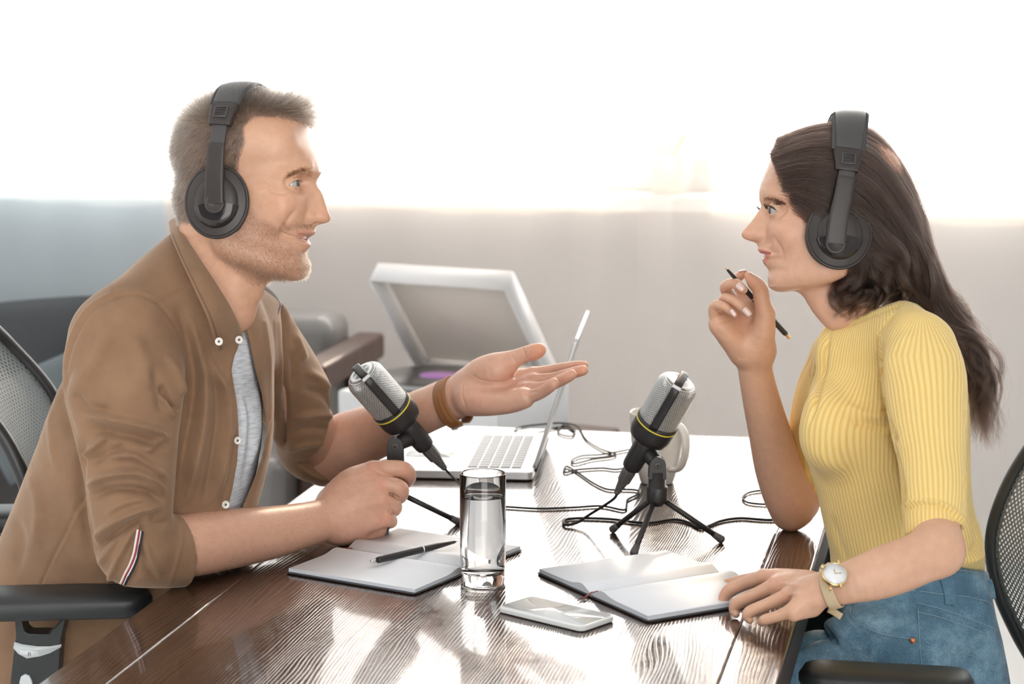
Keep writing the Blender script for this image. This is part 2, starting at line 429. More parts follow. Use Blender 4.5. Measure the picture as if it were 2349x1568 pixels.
# potted plant on the sill
Yp = 6.0; pc = rm(*( (lambda q: (q@RL, -.065))(at(1520, 440, 6.03)-RO) ), WZ0)
pt = thing('potted_plant', 'small pale potted plant standing on the window sill behind the sheer curtain', 'plant', tuple(pc))
mb = MB(); mb.lathe([(.040, 0), (.048, .02), (.058, .105), (.061, .11), (.054, .11), (.05, .095), (0, .095)], pc, n=32); mb.build('pot', mat('terracotta', (.75, .55, .45), .7), pt)
mb = MB(); rr = random.Random(4)
for i in range(46):
    a = rr.uniform(0, 2*PI); l = rr.uniform(.05, .12); sp = rr.uniform(.1, .9); base = pc+np.array([0, 0, .095])+.02*np.array([math.cos(a), math.sin(a), 0])
    mid = base+np.array([math.cos(a)*sp*l*.5, math.sin(a)*sp*l*.5*.6, l*.7]); tip = base+np.array([math.cos(a)*sp*l, math.sin(a)*sp*l*.6, l*.9])
    mb.tube(cat([base, mid, tip], 4), np.array([.004, .007, .009, .01, .009, .007, .005, .003, .001])[:len(cat([base, mid, tip], 4))], 6, flat=(1, .3))
mb.build('foliage', mat('pale_leaf', (.35, .45, .25), .6), pt)
# ================================================================ sofa, armchair, record player in the back
m_leather = mat('dark_leather', (.022, .018, .018), .5); nn = noise(m_leather, 60, 3); bump(m_leather, nn.outputs[0], .15, .003)
m_leather_g = mat('grey_leather', (.20, .19, .185), .33)
m_brown = mat('brown_wood', (.060, .030, .022), .4); nn = noise(m_brown, 6, 6, mscale=(1, 8, 1)); rr_ = ramp(m_brown, (.3, (.04, .018, .012)), (.75, (.10, .05, .035))); L(m_brown, nn.outputs[0], rr_.inputs[0]); L(m_brown, rr_.outputs[0], bsdf(m_brown).inputs[0])
def rxy(u, v, Y):
    q = at(u, v, Y)-RO; return q@RL, q@RD
sx1, sy = rxy(200, 800, 5.75)
so_ = thing('sofa', 'dark leather sofa against the wall behind the man, with grey cushions on it', 'sofa', tuple(rm(-2.0, -.75, 0)), -YAW)
rbx(MB(), -3.1, sx1-.02, -1.0, -.42, .10, .42).build('seat', m_leather, so_, bevel=.04, seg=4)
rbx(MB(), -3.1, sx1-.02, -.58, -.36, .12, .645).build('backrest', m_leather, so_, bevel=.05, seg=4)
rbx(MB(), -3.1, sx1-.02, -.60, -.34, .625, .675).build('top_rail', mat('grey_green_rail', (.08, .09, .09), .5), so_, bevel=.02, seg=3)
rbx(MB(), sx1-.04, sx1+.10, -1.02, -.36, .05, .60).build('armrest', m_leather, so_, bevel=.05, seg=4)
for x in (-2.9, sx1-.1):
    for y in (-.95, -.45): rbx(MB(), x-.025, x+.025, y-.025, y+.025, 0, .11).build('leg', m_brown, so_)
def cushion(u, v, Y, w_, h_, rot, label, col):
    c = at(u, v, Y); ax = [RL*math.cos(rot)+UZ*math.sin(rot), -RL*math.sin(rot)+UZ*math.cos(rot), np.cross(RL, UZ)]
    f = Field(); n = 14; V = []; Fc = []
    for s in (1, -1):
        for i in range(n+1):
            for j in range(n+1):
                x, y = i/n*2-1, j/n*2-1; b = (1-x**4)*(1-y**4); pin = 1-.09*(x*x*y*y) - .05*(x*x*(1-y*y)+y*y*(1-x*x))*0
                V.append(c+ax[0]*x*w_/2*pin*(1-.06*(1-y*y))+ax[1]*y*h_/2*pin*(1-.06*(1-x*x))+ax[2]*s*.07*b**.5)
    for s in range(2):
        for i in range(n):
            for j in range(n):
                a = s*(n+1)**2+i*(n+1)+j; q = (a, a+1, a+n+2, a+n+1); Fc.append(q if s else q[::-1])
    m = mat('cushion_%d' % int(col[0]*1000), col, .85); o = mesh('cushion', V, Fc, m); tag(o, label, 'cushion', 'sofa cushions')
cushion(118, 835, 5.45, .38, .36, .1, 'dark grey patterned cushion leaning on the sofa back behind the man', (.05, .055, .06))
cushion(130, 945, 5.15, .42, .26, .42, 'pale grey cushion lying tilted in front of the dark one on the sofa', (.11, .13, .14))
ax_, ay_ = rxy(735, 800, 5.75)
ac = thing('armchair', 'grey leather armchair with dark wooden arm behind the man and left of the record player', 'armchair', tuple(rm(ax_, ay_, 0)), -YAW)
rbx(MB(), ax_-.32, ax_+.05, ay_-.06, ay_+.14, .38, .712).build('backrest', m_leather_g, ac, bevel=.05, seg=5)
rbx(MB(), ax_-.32, ax_+.05, ay_-.50, ay_+.1, .26, .42).build('seat', m_leather_g, ac, bevel=.05, seg=4)
for q in (ax_-.38, ax_+.085):
    mb = MB(); rbx(mb, q-.03, q+.05, ay_-.40, ay_+.16, .575, .645); rbx(mb, q-.03, q+.04, ay_+.05, ay_+.13, 0, .6); rbx(mb, q-.03, q+.04, ay_-.39, ay_-.33, 0, .6); mb.build('arm_frame', m_brown, ac, bevel=.012)
# low stand
Yt = 5.15; tc0 = at(992, 850, Yt); tz = .655
tzv = tc0.copy()
m_plinth = mat('pale_plinth', (.70, .72, .74), .35)
ta = math.radians(-27); TL = np.array([math.cos(ta), math.sin(ta), 0]); TD = np.array([-math.sin(ta), math.cos(ta), 0]); TX = [TL, TD, UZ]
hA = onz(985, 822, .655); TC = hA+TL*.175-TD*.19
st = thing('side_table', 'low dark brown wooden table carrying the record player', 'table', (TC[0], TC[1], 0), ta)
MB().box(TC*np.array([1, 1, 0])+UZ*(.50), (.33, .23, .018), TX).build('tabletop', m_brown, st, bevel=.006)
for a in (-1, 1):
    for b in (-1, 1):
        p0 = TC*np.array([1, 1, 0])+TL*a*.25+TD*b*.16; MB().tube([p0+UZ*.49, p0+TL*a*.06+TD*b*.03], [.022, .014], 16).build('leg', m_brown, st)
MB().box(TC*np.array([1, 1, 0])+UZ*(.40), (.27, .17, .012), TX).build('shelf', m_brown, st, bevel=.004)
rp = thing('record_player', 'pale record player with raised clear lid and a record with purple label', 'record player', (TC[0], TC[1], .518), ta)
MB().box(TC*np.array([1, 1, 0])+UZ*(.577), (.215, .185, .055), TX).build('plinth', m_plinth, rp, bevel=.008, seg=3)
pcn = TC*np.array([1, 1, 0])-TL*.045+TD*.01
MB().lathe([(0, 0), (.158, 0), (.158, .014), (0, .014)], pcn+UZ*.634, n=64).build('platter', mat('platter_metal', (.3, .3, .3), .3, 1), rp, angle=30)
m_vinyl = mat('black_vinyl', (.02, .018, .018), .3)
rec = MB().lathe([(0, 0), (.150, 0), (.150, .002), (.149, .0025), (0, .0025)], pcn+UZ*.6485, n=64).build('record', m_vinyl, None)
tag(rec, 'black record with purple centre label lying on the record player', 'record')
o = MB().lathe([(0, 0), (.050, 0), (.050, .0004), (0, .0004)], pcn+UZ*.6511, n=48).build('record_label', mat('purple_label', (.50, .22, .58), .5), rec); tag(o, 'purple paper label')
MB().tube([pcn+TL*.185+TD*.11+UZ*.64, pcn+TL*.185+TD*.11+UZ*.69, pcn+TL*.175+TD*.09+UZ*.695, pcn+TL*.15-TD*.02+UZ*.69, pcn+TL*.10-TD*.08+UZ*.66], .005, 10).build('tonearm', mat('silver', (.75, .75, .76), .25, 1), rp)
# lid: shallow smoky acrylic box raised on its hinge
m_lid = mat('smoky_acrylic', (.72, .67, .62), .2, 0, Alpha=.60); m_lid_e = mat('acrylic_edge', (.80, .79, .79), .3, 0, Alpha=.9)
ex = TL; ey = nrm(-TD*.24+UZ*.267); ez_ = nrm(np.cross(ex, ey)); ez_ = ez_ if ez_@TD > 0 else -ez_
Wl = .36; Hl = .355; hB = hA+TL*.35
lc = (hA+hB)/2+ey*Hl/2
lid = MB().box(lc+ez_*.0, (Wl/2, Hl/2, .0025), [ex, ey, ez_]).build('lid', m_lid, rp)
mb = MB()
for s, h in (((0, Hl/2), (Wl/2, .0025)), ((0, -Hl/2), (Wl/2, .0025)), ((Wl/2, 0), (.0025, Hl/2)), ((-Wl/2, 0), (.0025, Hl/2))):
    mb.box(lc+ex*s[0]+ey*s[1]-ez_*.028, (h[0], h[1], .028), [ex, ey, ez_])
mb.build('lid_rim', m_lid_e, lid, world=True)
# ================================================================ the table
TZ = .75
tl0 = onz(86, 1568); nl = RL  # left edge line
def tframe(p): q = np.asarray(p)-tl0; return q@RL, q@RD
TWD = (onz(1835, 1394)-tl0)@RL; far = (onz(1730, 1003)-tl0)@RD; near = -.32
def tw(x, y, z=0): return tl0*np.array([1, 1, 0])+RL*x+RD*y+UZ*(TZ+z)
tbl = thing('wooden_table', 'large dark brown glossy wooden table between the two people', 'table', tuple(tw(TWD/2, (far+near)/2, -TZ)), -YAW)
m_wood = mat('lacquered_pine', (.1, .05, .03), .22)
b = bsdf(m_wood); tcn = N(m_wood, 'ShaderNodeTexCoord')
mp = N(m_wood, 'ShaderNodeMapping'); L(m_wood, tcn.outputs['Object'], mp.inputs[0])
sep = N(m_wood, 'ShaderNodeSeparateXYZ'); L(m_wood, mp.outputs[0], sep.inputs[0])
# plank offset: each board gets its own grain
def M2(m, op, a, b2=None, c=None):
    n = N(m, 'ShaderNodeMath', operation=op)
    for i, x in enumerate((a, b2, c)):
        if x is None: continue
        if isinstance(x, (int, float)): n.inputs[i].default_value = x
        else: L(m, x, n.inputs[i])
    return n.outputs[0]
planks = [-.42, -.345, .355, .42]
xv = sep.outputs[0]; pid = None
for p in planks[1:3]:
    g = M2(m_wood, 'GREATER_THAN', xv, p); pid = g if pid is None else M2(m_wood, 'ADD', pid, g)
comb = N(m_wood, 'ShaderNodeCombineXYZ')
L(m_wood, M2(m_wood, 'MULTIPLY_ADD', pid, 3.7, xv), comb.inputs[0]); L(m_wood, M2(m_wood, 'MULTIPLY_ADD', pid, 1.9, sep.outputs[1]), comb.inputs[1]); L(m_wood, sep.outputs[2], comb.inputs[2])
warp = noise(m_wood, 1.0, 3, .5, comb.outputs[0], mscale=(4, .9, 1))
# rings: distance-like field stretched along the board
ringx = M2(m_wood, 'MULTIPLY_ADD', warp.outputs[0], .16, M2(m_wood, 'MULTIPLY', M2(m_wood, 'MULTIPLY_ADD', pid, 3.7, xv), 1.0))
fine = noise(m_wood, 1, 5, .6, comb.outputs[0], mscale=(160, 5, 1))
ring = M2(m_wood, 'SINE', M2(m_wood, 'MULTIPLY', ringx, 1300))
ring2 = M2(m_wood, 'MULTIPLY_ADD', ring, .5, .5)
hgt = M2(m_wood, 'MULTIPLY_ADD', fine.outputs[0], 1.1, M2(m_wood, 'MULTIPLY', M2(m_wood, 'POWER', ring2, 2.2), .6))
big = noise(m_wood, 2.5, 4, .6, comb.outputs[0], mscale=(3, 1, 1))
cr = ramp(m_wood, (.15, (.010, .0065, .0055)), (.5, (.032, .016, .011)), (.85, (.078, .036, .019)))
L(m_wood, M2(m_wood, 'ADD', M2(m_wood, 'MULTIPLY', hgt, .35), M2(m_wood, 'MULTIPLY', big.outputs[0], .65)), cr.inputs[0]); L(m_wood, cr.outputs[0], b.inputs[0])
scr = noise(m_wood, 45, 3, .7, comb.outputs[0])
rr_ = ramp(m_wood, (.35, (.13, .13, .13)), (.7, (.24, .24, .24))); L(m_wood, scr.outputs[0], rr_.inputs[0]); L(m_wood, rr_.outputs[0], b.inputs['Roughness'])
bump(m_wood, M2(m_wood, 'MULTIPLY_ADD', scr.outputs[0], .10, hgt), .50, .0007)
cw_ = ramp(m_wood, (.15, (.05, .05, .05)), (.75, (.62, .62, .62))); L(m_wood, hgt, cw_.inputs[0]); L(m_wood, cw_.outputs[0], b.inputs['Coat Weight']); sw_ = ramp(m_wood, (.15, (.25, .25, .25)), (.75, (.8, .8, .8))); L(m_wood, hgt, sw_.inputs[0]); L(m_wood, sw_.outputs[0], b.inputs['Specular IOR Level']); b.inputs['Coat Roughness'].default_value = .06
for i in range(3):
    x0, x1 = planks[i]+TWD/2, planks[i+1]+TWD/2
    if i == 0: x0 = 0
    if i == 2: x1 = TWD
    mb = MB(); c = tw((x0+x1)/2, (far+near)/2, -.027); mb.box(c, ((x1-x0)/2, (far-near)/2, .027), AXR)
    if i == 0: TOPM = mb
    else: TOPM.add(mb.V, mb.F)
o = TOPM.build('tabletop', m_wood, tbl, bevel=.0028, seg=2)
# give the tabletop the table's own axes so that the grain follows the boards
me = o.data; Mi = (Matrix.Translation(tbl.location)@Matrix.Rotation(-YAW, 4, 'Z')).inverted(); me.transform(Mi); o.matrix_parent_inverse = Matrix()
m_metal = mat('dark_metal', (.03, .03, .032), .4, .6); m_edge = mat('dark_edge', (.022, .016, .015), .6)
for xe in (-.0006, TWD+.0006): MB().box(tw(xe, (far+near)/2, -.029), (.0012, (far-near)/2-.003, .0245), AXR).build('edge_band', m_edge, tbl, bevel=.0006)
for a in (.05, TWD-.05):
    mb = MB(); mb.box(tw(a, (near+far)/2, -.08), (.03, (far-near)/2-.05, .024), AXR); mb.build('rail', m_metal, tbl, bevel=.003)
    for c in (near+.10, far-.10): MB().box(tw(a, c, -.054-.348), (.03, .03, .348), AXR).build('leg', m_metal, tbl, bevel=.003)

# ================================================================ things on the table
m_black = mat('black_plastic', (.022, .020, .020), .42); m_black2 = mat('black_gloss', (.018, .016, .016), .18)
m_steel = mat('steel', (.72, .72, .72), .25, 1); m_gold = mat('gold', (.83, .60, .30), .25, 1)
m_grey_pl = mat('grey_plastic', (.085, .08, .078), .5)
# glass of water
gc = onz(1108, 1338); gc[2] = TZ+.0006
m_glass = mat('clear_glass', (1, 1, 1), 0, 0, **{'Transmission Weight': 1.0, 'IOR': 1.48}); m_water = mat('water', (1, 1, 1), 0, 0, **{'Transmission Weight': 1.0, 'IOR': 1.33})
gt = MB().lathe([(0, 0), (.0285, 0), (.0305, .002), (.0312, .06), (.0316, .1535), (.0312, .1545), (.0298, .1545), (.0293, .1530), (.0287, .03), (.0270, .020), (.020, .0165), (0, .0160)], gc, n=96).build('drinking_glass', m_glass)
tag(gt, 'tall clear straight drinking glass of water beside the left open notebook', 'glass')
o = MB().lathe([(0, .01605), (.0200, .01655), (.0271, .02002), (.02885, .03), (.02930, .122), (.0292, .1236), (.0285, .1229), (0, .1226)], gc, n=96).build('water', m_water, gt)
# open notebooks
m_paper = mat('paper', (.84, .86, .90), .6); m_cover = mat('notebook_cover', (.030, .030, .036), .45); m_rib = mat('maroon_ribbon', (.16, .02, .02), .6)
m_pedge = mat('paper_edge', (.62, .65, .70), .7); q_ = N(m_pedge, 'ShaderNodeTexWave'); 
q_.inputs['Scale'].default_value = 260; q_.bands_direction = 'Z'; rr_ = ramp(m_pedge, (.2, (.50, .53, .58)), (.8, (.80, .82, .86))); tcx = N(m_pedge, 'ShaderNodeTexCoord'); L(m_pedge, tcx.outputs['Object'], q_.inputs[0]); L(m_pedge, q_.outputs[0], rr_.inputs[0]); L(m_pedge, rr_.outputs[0], bsdf(m_pedge).inputs[0])
def notebook(c, wa, hgt_, label, t1, t2, wid=.140):
    """c spine centre on the table, wa unit direction across the pages, hgt_ page height"""
    wa = nrm(wa); ha = np.cross(UZ, wa); r = thing('notebook', label, 'notebook', (c[0], c[1], TZ), math.atan2(wa[1], wa[0])); ax = [wa, ha, UZ]
    mb = MB(); V, Fc = bez_prism(rrect(wid*2+.012, hgt_+.006, .008), 0.0008, .0028, np.array([c[0], c[1], TZ]), ax); mb.add(V, Fc); mb.build('cover', m_cover, r, bevel=.0006, seg=2)
    for sgn, th in ((-1, t1), (1, t2)):
        n = 26; xs_ = np.linspace(0, 1, n); top = []
        for x in xs_:
            z = .0030+th*(1-.25*x)*min(1, (x/.16))**.6+.0045*math.exp(-((x-.2)/.12)**2)
            top.append((sgn*(x*wid+.0005), z))
        top = [(sgn*.0004, .003)]+top[1:]+[(sgn*(wid+.0012), .003)]
        if sgn < 0: top = top[::-1]
        V = []; Fc = []; k = len(top); h2 = hgt_/2
        for s in (-1, 1):
            for x, z in top: V.append(np.array([c[0], c[1], TZ])+wa*x+ha*s*h2+UZ*z)
        for i in range(k-1): Fc.append((i, i+1, k+i+1, k+i))
        Fc.append((k-1, 0, k, 2*k-1)); Fc.append(tuple(range(k-1, -1, -1))); Fc.append(tuple(range(k, 2*k)))
        o = mesh('page_block', V, Fc, m_paper, r, smooth=False); o.data.materials.append(m_pedge)
        for p in o.data.polygons:
            if abs(p.normal@Vector(ha)) > .8 or len(p.vertices) > 4 or (abs(p.normal@Vector(wa)) > .93): p.material_index = 1
            else: p.use_smooth = True
    mb = MB(); o_ = np.array([c[0], c[1], TZ])
    e = 1 if (ha@np.array([0, 1, 0]))*0+1 else 1
    mb.tube([o_+ha*(-hgt_/2+.01)+UZ*.0075, o_-ha*(hgt_/2)+UZ*.0070, o_-ha*(hgt_/2+.010)+UZ*.0035+wa*.003, o_-ha*(hgt_/2+.022)+UZ*.0025+wa*.008], .0022, 6, flat=(1, .25), up=(0, 0, 1)); mb.build('ribbon_bookmark', m_rib, r)
    return r
# left book corners measured on the photo
A_, B_, C_, D_ = onz(664, 1312), onz(957, 1364), onz(1200, 1266), onz(905, 1222)
cl = (A_+B_+C_+D_)/4; wa = (C_-B_+D_-A_)/2
notebook(cl, -wa, .212, 'open blank notebook with a black pen lying across it, left of the water glass', .0065, .0060, .136)
A_, B_ = onz(1238, 1318), onz(1482, 1426); wa = B_-A_; ha = np.cross(UZ, nrm(wa)); c2 = (A_+B_)/2+ha*.107
notebook(c2, wa, .212, "open blank notebook lying under the woman's fingertips", .0065, .0075, .136)
# pens
def pen(name, p0, p1, r0, label, mbody, tipm, ring=True, clicker=True):
    p0 = np.asarray(p0); p1 = np.asarray(p1); d = nrm(p1-p0); Ln = np.linalg.norm(p1-p0)
    q = thing(name, label, 'pen', tuple(p0))
    MB().lathe([(0, .012), (r0*.92, .0125), (r0, .016), (r0*1.02, Ln*.55), (r0*.95, Ln*.75), (r0*.5, Ln*.95), (r0*.35, Ln*.965), (0, Ln*.966)], p0, d, 24).build('barrel', mbody, q)
    MB().lathe([(0, 0), (r0*.55, .0006), (r0*.6, .0015), (r0*.6, .0125), (0, .0125)], p0, d, 16).build('clicker', tipm, q)
    MB().lathe([(r0*.36, Ln*.955), (r0*.2, Ln*.985), (.0003, Ln)], p0, d, 16).build('tip', tipm, q)
    MB().lathe([(r0*.9, Ln*.575), (r0*1.06, Ln*.576), (r0*1.05, Ln*.586), (r0*.9, Ln*.587)], p0, d, 24, False).build('ring', m_steel, q)
    x = nrm(np.cross(d, UZ)); up = np.cross(x, d)
    return q
pen('pen', onz(850, 1288, TZ+.0165), onz(1052, 1240, TZ+.0185), .0046, 'black ballpoint pen lying across the left open notebook', m_black, m_steel)
# smartphone
A_, B_, C_, D_ = onz(1146, 1404), onz(1335, 1456), onz(1410, 1420), onz(1215, 1380)
pcx = (A_+B_+C_+D_)/4; wa = nrm(B_-A_+C_-D_); ph = thing('smartphone', 'white smartphone lying face up on the table in front of the right notebook', 'phone', tuple(pcx*np.array([1, 1, 0])+UZ*TZ), math.atan2(wa[1], wa[0]))
ax = [wa, np.cross(UZ, wa), UZ]; V, Fc = bez_prism(rrect(.144, .070, .010), .0006, .0085, pcx*np.array([1, 1, 0])+UZ*TZ, ax)
MB().add(V, Fc).build('case', mat('phone_white', (.82, .84, .84), .3), ph, bevel=.0024, seg=4)
V, Fc = bez_prism(rrect(.138, .064, .007), .0084, .00875, pcx*np.array([1, 1, 0])+UZ*TZ, ax); MB().add(V, Fc).build('screen', mat('phone_glass', (.68, .71, .72), .04, 0, **{'Specular IOR Level': .8}), ph)  # pale screen colour stands in for the white reflection on the glass
# laptop
lb, lcf = onz(1222, 1104), onz(1258, 1008); ldir = nrm(lcf-lb); lx = np.cross(ldir, UZ)   # lx points right (screen side)
if lx[0] < 0: lx = -lx
LW = .335; LD_ = .245; lb = lb*np.array([1, 1, 0])+UZ*TZ; lax = [lx, ldir, UZ]
lcn = lb-lx*LD_/2+ldir*LW/2
m_alu = mat('aluminium', (.58, .59, .60), .35, .35)
lapt = thing('laptop', 'open silver laptop facing the man, its screen seen edge on', 'laptop', tuple(lcn), math.atan2(lx[1], lx[0]))
V, Fc = bez_prism(rrect(LD_, LW, .012), .002, .0155, lcn, lax); MB().add(V, Fc).build('base', m_alu, lapt, bevel=.002, seg=3)
mb = MB()
for i in range(14):
    for j in range(5):
        mb.box(lcn+lx*(.098-.0185*j-.006)+ldir*((i-6.5)*.0196)+UZ*.0163, (.0079, .0083, .0008), lax)
mb.build('keyboard', mat('key_grey', (.30, .32, .34), .5), lapt, smooth=False)
V, Fc = bez_prism(rrect(.082, .125, .003), .01545, .01575, lcn-lx*.066, lax); MB().add(V, Fc).build('trackpad', mat('trackpad', (.70, .72, .73), .25), lapt)
st_ = nrm(lx*.068+UZ*.213); sn = np.cross(ldir, st_); hl = lb+ldir*LW/2+UZ*.0145; sax = [st_, ldir, sn]
V, Fc = bez_prism(rrect(.232, LW, .010), -.0028, .0028, hl+st_*.122, sax); sc_ = MB().add(V, Fc).build('screen_lid', m_alu, lapt, bevel=.001)
sgn = 1 if sn@np.array([-1, 0, 0]) > 0 else -1
V, Fc = bez_prism(rrect(.226, LW-.006, .008), .0024, .0032, hl+st_*.122, [st_, ldir, sn*sgn]); MB().add(V, Fc).build('screen', mat('screen_glass', (.02, .02, .022), .08), lapt)
MB().tube([lb+ldir*.04+UZ*.0125, lb+ldir*(LW-.04)+UZ*.0125], .0055, 12).build('hinge', mat('hinge_dark', (.05, .05, .05), .4), lapt)
# mug
mc = onz(1507, 1106); mc[2] = TZ+.0005; m_cer = mat('cream_ceramic', (.80, .76, .70), .25)
mg = thing('mug', 'tall cream ceramic mug standing behind the right microphone', 'mug', tuple(mc))
MB().lathe([(0, 0), (.026, 0), (.028, .002), (.036, .03), (.0435, .07), (.0458, .10), (.0462, .117), (.0452, .119), (.0440, .117), (.0425, .08), (.034, .03), (.025, .010), (0, .009)], mc, n=64).build('cup', m_cer, mg)
ha_ = nrm([.55, -.85, 0]); pts = [mc+ha_*r+UZ*z for r, z in ((.0430, .100), (.060, .105), (.075, .090), (.076, .062), (.062, .035), (.0365, .028))]
MB().tube(cat(pts, 6), .006, 14, flat=(1.2, .8)).build('handle', m_cer, mg)
# ---------------------------------------------------------------- microphones on small tripods
m_grille = mat('grille', (.6, .6, .6), .3, .9)
tcg = N(m_grille, 'ShaderNodeTexCoord'); sg = N(m_grille, 'ShaderNodeSeparateXYZ'); L(m_grille, tcg.outputs['Object'], sg.inputs[0])
ang = M2(m_grille, 'ARCTAN2', sg.outputs[1], sg.outputs[0])
row = M2(m_grille, 'MULTIPLY', sg.outputs[2], 520.0); rowi = M2(m_grille, 'FLOOR', row); odd = M2(m_grille, 'MULTIPLY', M2(m_grille, 'MODULO', rowi, 2.0), .5)
colx = M2(m_grille, 'MULTIPLY_ADD', ang, 56/(2*PI)*1.0, odd)
def tri(x): return M2(m_grille, 'ABSOLUTE', M2(m_grille, 'MULTIPLY_ADD', M2(m_grille, 'FRACT', x), 2.0, -1.0))
wire = M2(m_grille, 'MAXIMUM', tri(row), tri(colx)); rg = ramp(m_grille, (.38, (.03, .028, .028)), (.55, (.50, .50, .49)), (.9, (.88, .88, .87)))
L(m_grille, wire, rg.inputs[0]); L(m_grille, rg.outputs[0], bsdf(m_grille).inputs[0]); bump(m_grille, wire, 1.0, .0014)
mtl = ramp(m_grille, (.4, (0, 0, 0)), (.6, (.75, .75, .75))); L(m_grille, wire, mtl.inputs[0]); L(m_grille, mtl.outputs[0], bsdf(m_grille).inputs['Metallic'])
m_yel = mat('yellow_ring', (.75, .62, .05), .4)
def local_under(o, root):
    """re-express a mesh given in world coordinates in its root's own axes"""
    return o
def microphone(p_ring, axis, strap_dir, label):
    """p_ring: centre of the yellow ring; axis: unit, towards the top"""
    z = nrm(axis); x = nrm(np.asarray(strap_dir)-z*(np.asarray(strap_dir)@z)); y = np.cross(z, x)
    r = empty('microphone', tuple(p_ring)); tag(r, label, 'microphone')
    r.rotation_euler = Matrix((x, y, z)).transposed().to_euler(); K = 1.12; r.scale = (K*1.04, K*1.04, K*.98)
    R = .0265
    def B(mb, name, m, parent=None, **k):
        o = mb.build(name, m, parent or r, world=False, **k); return o
    pr = [(R*.97, .004)]+[(R*.985, h) for h in np.linspace(.006, .058, 8)]
    for i in range(1, 9): a = PI/2*i/8; pr.append((R*.985-.013+.013*math.cos(a), .058+.0135*math.sin(a)))
    pr.append((.006, .0725)); pr.append((0, .073))
    B(MB().lathe(pr, n=72), 'grille', m_grille)
    B(MB().lathe([(0, -.030), (R*.72, -.030), (R*.95, -.026), (R*1.02, -.018), (R*1.03, -.0015), (R*1.03, .004), (R*.97, .0045)], n=64, cap=False), 'body', m_black)
    B(MB().lathe([(R*1.0, -.0022), (R*1.048, -.0020), (R*1.048, -.0002), (R*1.0, 0)], n=64, cap=False), 'yellow_ring', m_yel)
    # strap over the grille: up one side, over the top, down the other
    pts = [(R*1.01, .002), (R*1.01, .03), (R*1.01, .058), (R*.92, .068), (R*.72, .0738), (R*.3, .0755), (-R*.3, .0755), (-R*.72, .0738), (-R*.92, .068), (-R*1.01, .058), (-R*1.01, .002)]
    B(MB().tube(cat([np.array([a, 0, h]) for a, h in pts], 4), .0055, 12, flat=(.28, 1), up=(0, 1, 0)), 'strap', m_black)
    for s in (1,):
        B(MB().box((s*R*.84, 0, .0705), (.0022, .0058, .0045), [(math.cos(.8), 0, -math.sin(.8)), (0, 1, 0), (math.sin(.8), 0, math.cos(.8))]), 'strap_clip', mat('silver_clip', (.72, .73, .74), .35), bevel=.001)
    B(MB().lathe([(0, -.082), (.0085, -.082), (.0118, -.079), (.0128, -.074), (.0135, -.045), (.0130, -.034), (.0105, -.029), (0, -.029)], n=48), 'handle', m_black)
    B(MB().lathe([(0, -.105), (.0065, -.105), (.0085, -.1035), (.0092, -.086), (.0085, -.0825), (.0085, -.080), (0, -.08)], n=8), 'plug', m_grey_pl, smooth=False)
    pl_ = [(.0068, -.1045)]
    for i in range(5): h = -.1055-.0035*i; pl_ += [(.0068-.0005*i, h), (.0058-.0005*i, h-.0012), (.0058-.0005*i, h-.0024), (.0066-.0005*i, h-.003)]
    pl_ += [(.0035, -.126), (0, -.126)]
    B(MB().lathe(pl_, n=24), 'strain_relief', m_grey_pl)
    end = np.asarray(p_ring)-z*.126*K*.98; return r, z, x, y, end
def tripod(hub, feet, joint, arm_to, label, yawdir):
    """hub centre, foot tips, joint (hinge) centre, point on the microphone handle held by the clip"""
    hub = np.asarray(hub); t = thing('microphone_tripod', label, 'tripod', tuple(hub))
    MB().lathe([(0, -.016), (.009, -.017), (.011, -.014), (.0150, -.011), (.0160, -.008), (.0160, .010), (.0150, .012), (.0130, .0125), (.0125, .034), (0, .034)], hub, n=40).build('hub', m_black, t)
    f = nrm(yawdir); sd = np.cross(UZ, f); jz = joint[2]-hub[2]
    for s in (-1, 1):
        mb = MB(); o_ = []
        for i in range(9): a = PI*i/8; o_.append((.0122*math.cos(a), jz+.0128*math.sin(a)))
        o_ += [(-.0132, .024), (.0132, .024)]
        V, Fc = bez_prism(o_, s*.0050 if s > 0 else -.0100, .0100 if s > 0 else -.0050, hub, [f, UZ, sd]); mb.add(V, Fc); mb.build('clamp_plate', m_black, t, bevel=.001)
    mb = MB(); mb.lathe([(0, -.0120), (.0046, -.0120), (.0052, -.0110), (.0052, .0110), (.0046, .0120), (0, .0120)], joint, sd, 24); sc = mb.build('screw', m_grey_pl, t)
    mb = MB()
    for a in (f*.0026, UZ*.0026):
        for s in (-1,) if sd[1] > 0 else (1,): mb.tube([joint+sd*s*.0121-a, joint+sd*s*.0121+a], .0006, 6)
    mb.build('screw_slot', m_black2, sc)
    a_ = np.asarray(arm_to); mb = MB(); mid = (joint+a_)/2
    mb.tube(cat([joint-nrm(a_-joint)*.006, joint, mid, a_], 4), [.0085]*4+[.0085]*4+[.0095]*4+[.012], 14, up=sd, flat=(1.0, .45)) if False else mb.tube([joint-nrm(a_-joint)*.007, joint, mid, a_], [.008, .0105, .0125, .0150], 16)
    mb.build('clip_arm', m_black, t)
    for ft in feet:
        ft = np.asarray(ft); top = hub+UZ*-.008+nrm((ft-hub)*np.array([1, 1, 0]))*.009; d = nrm(ft-top); e = ft-d*.006
        lg = MB().tube([top, e], .0042, 14).build('leg', m_black, t)
        MB().lathe([(0, 0), (.0036, 0.0), (.0058, .0025), (.0062, .005), (.0052, .013), (.0050, .018), (0, .018)], ft-UZ*0, -d, 20).build('rubber_foot', m_grey_pl, lg)
    return t
CABM = mat('cable_black', (.012, .012, .012), .6, 0, **{'Specular IOR Level': .2})
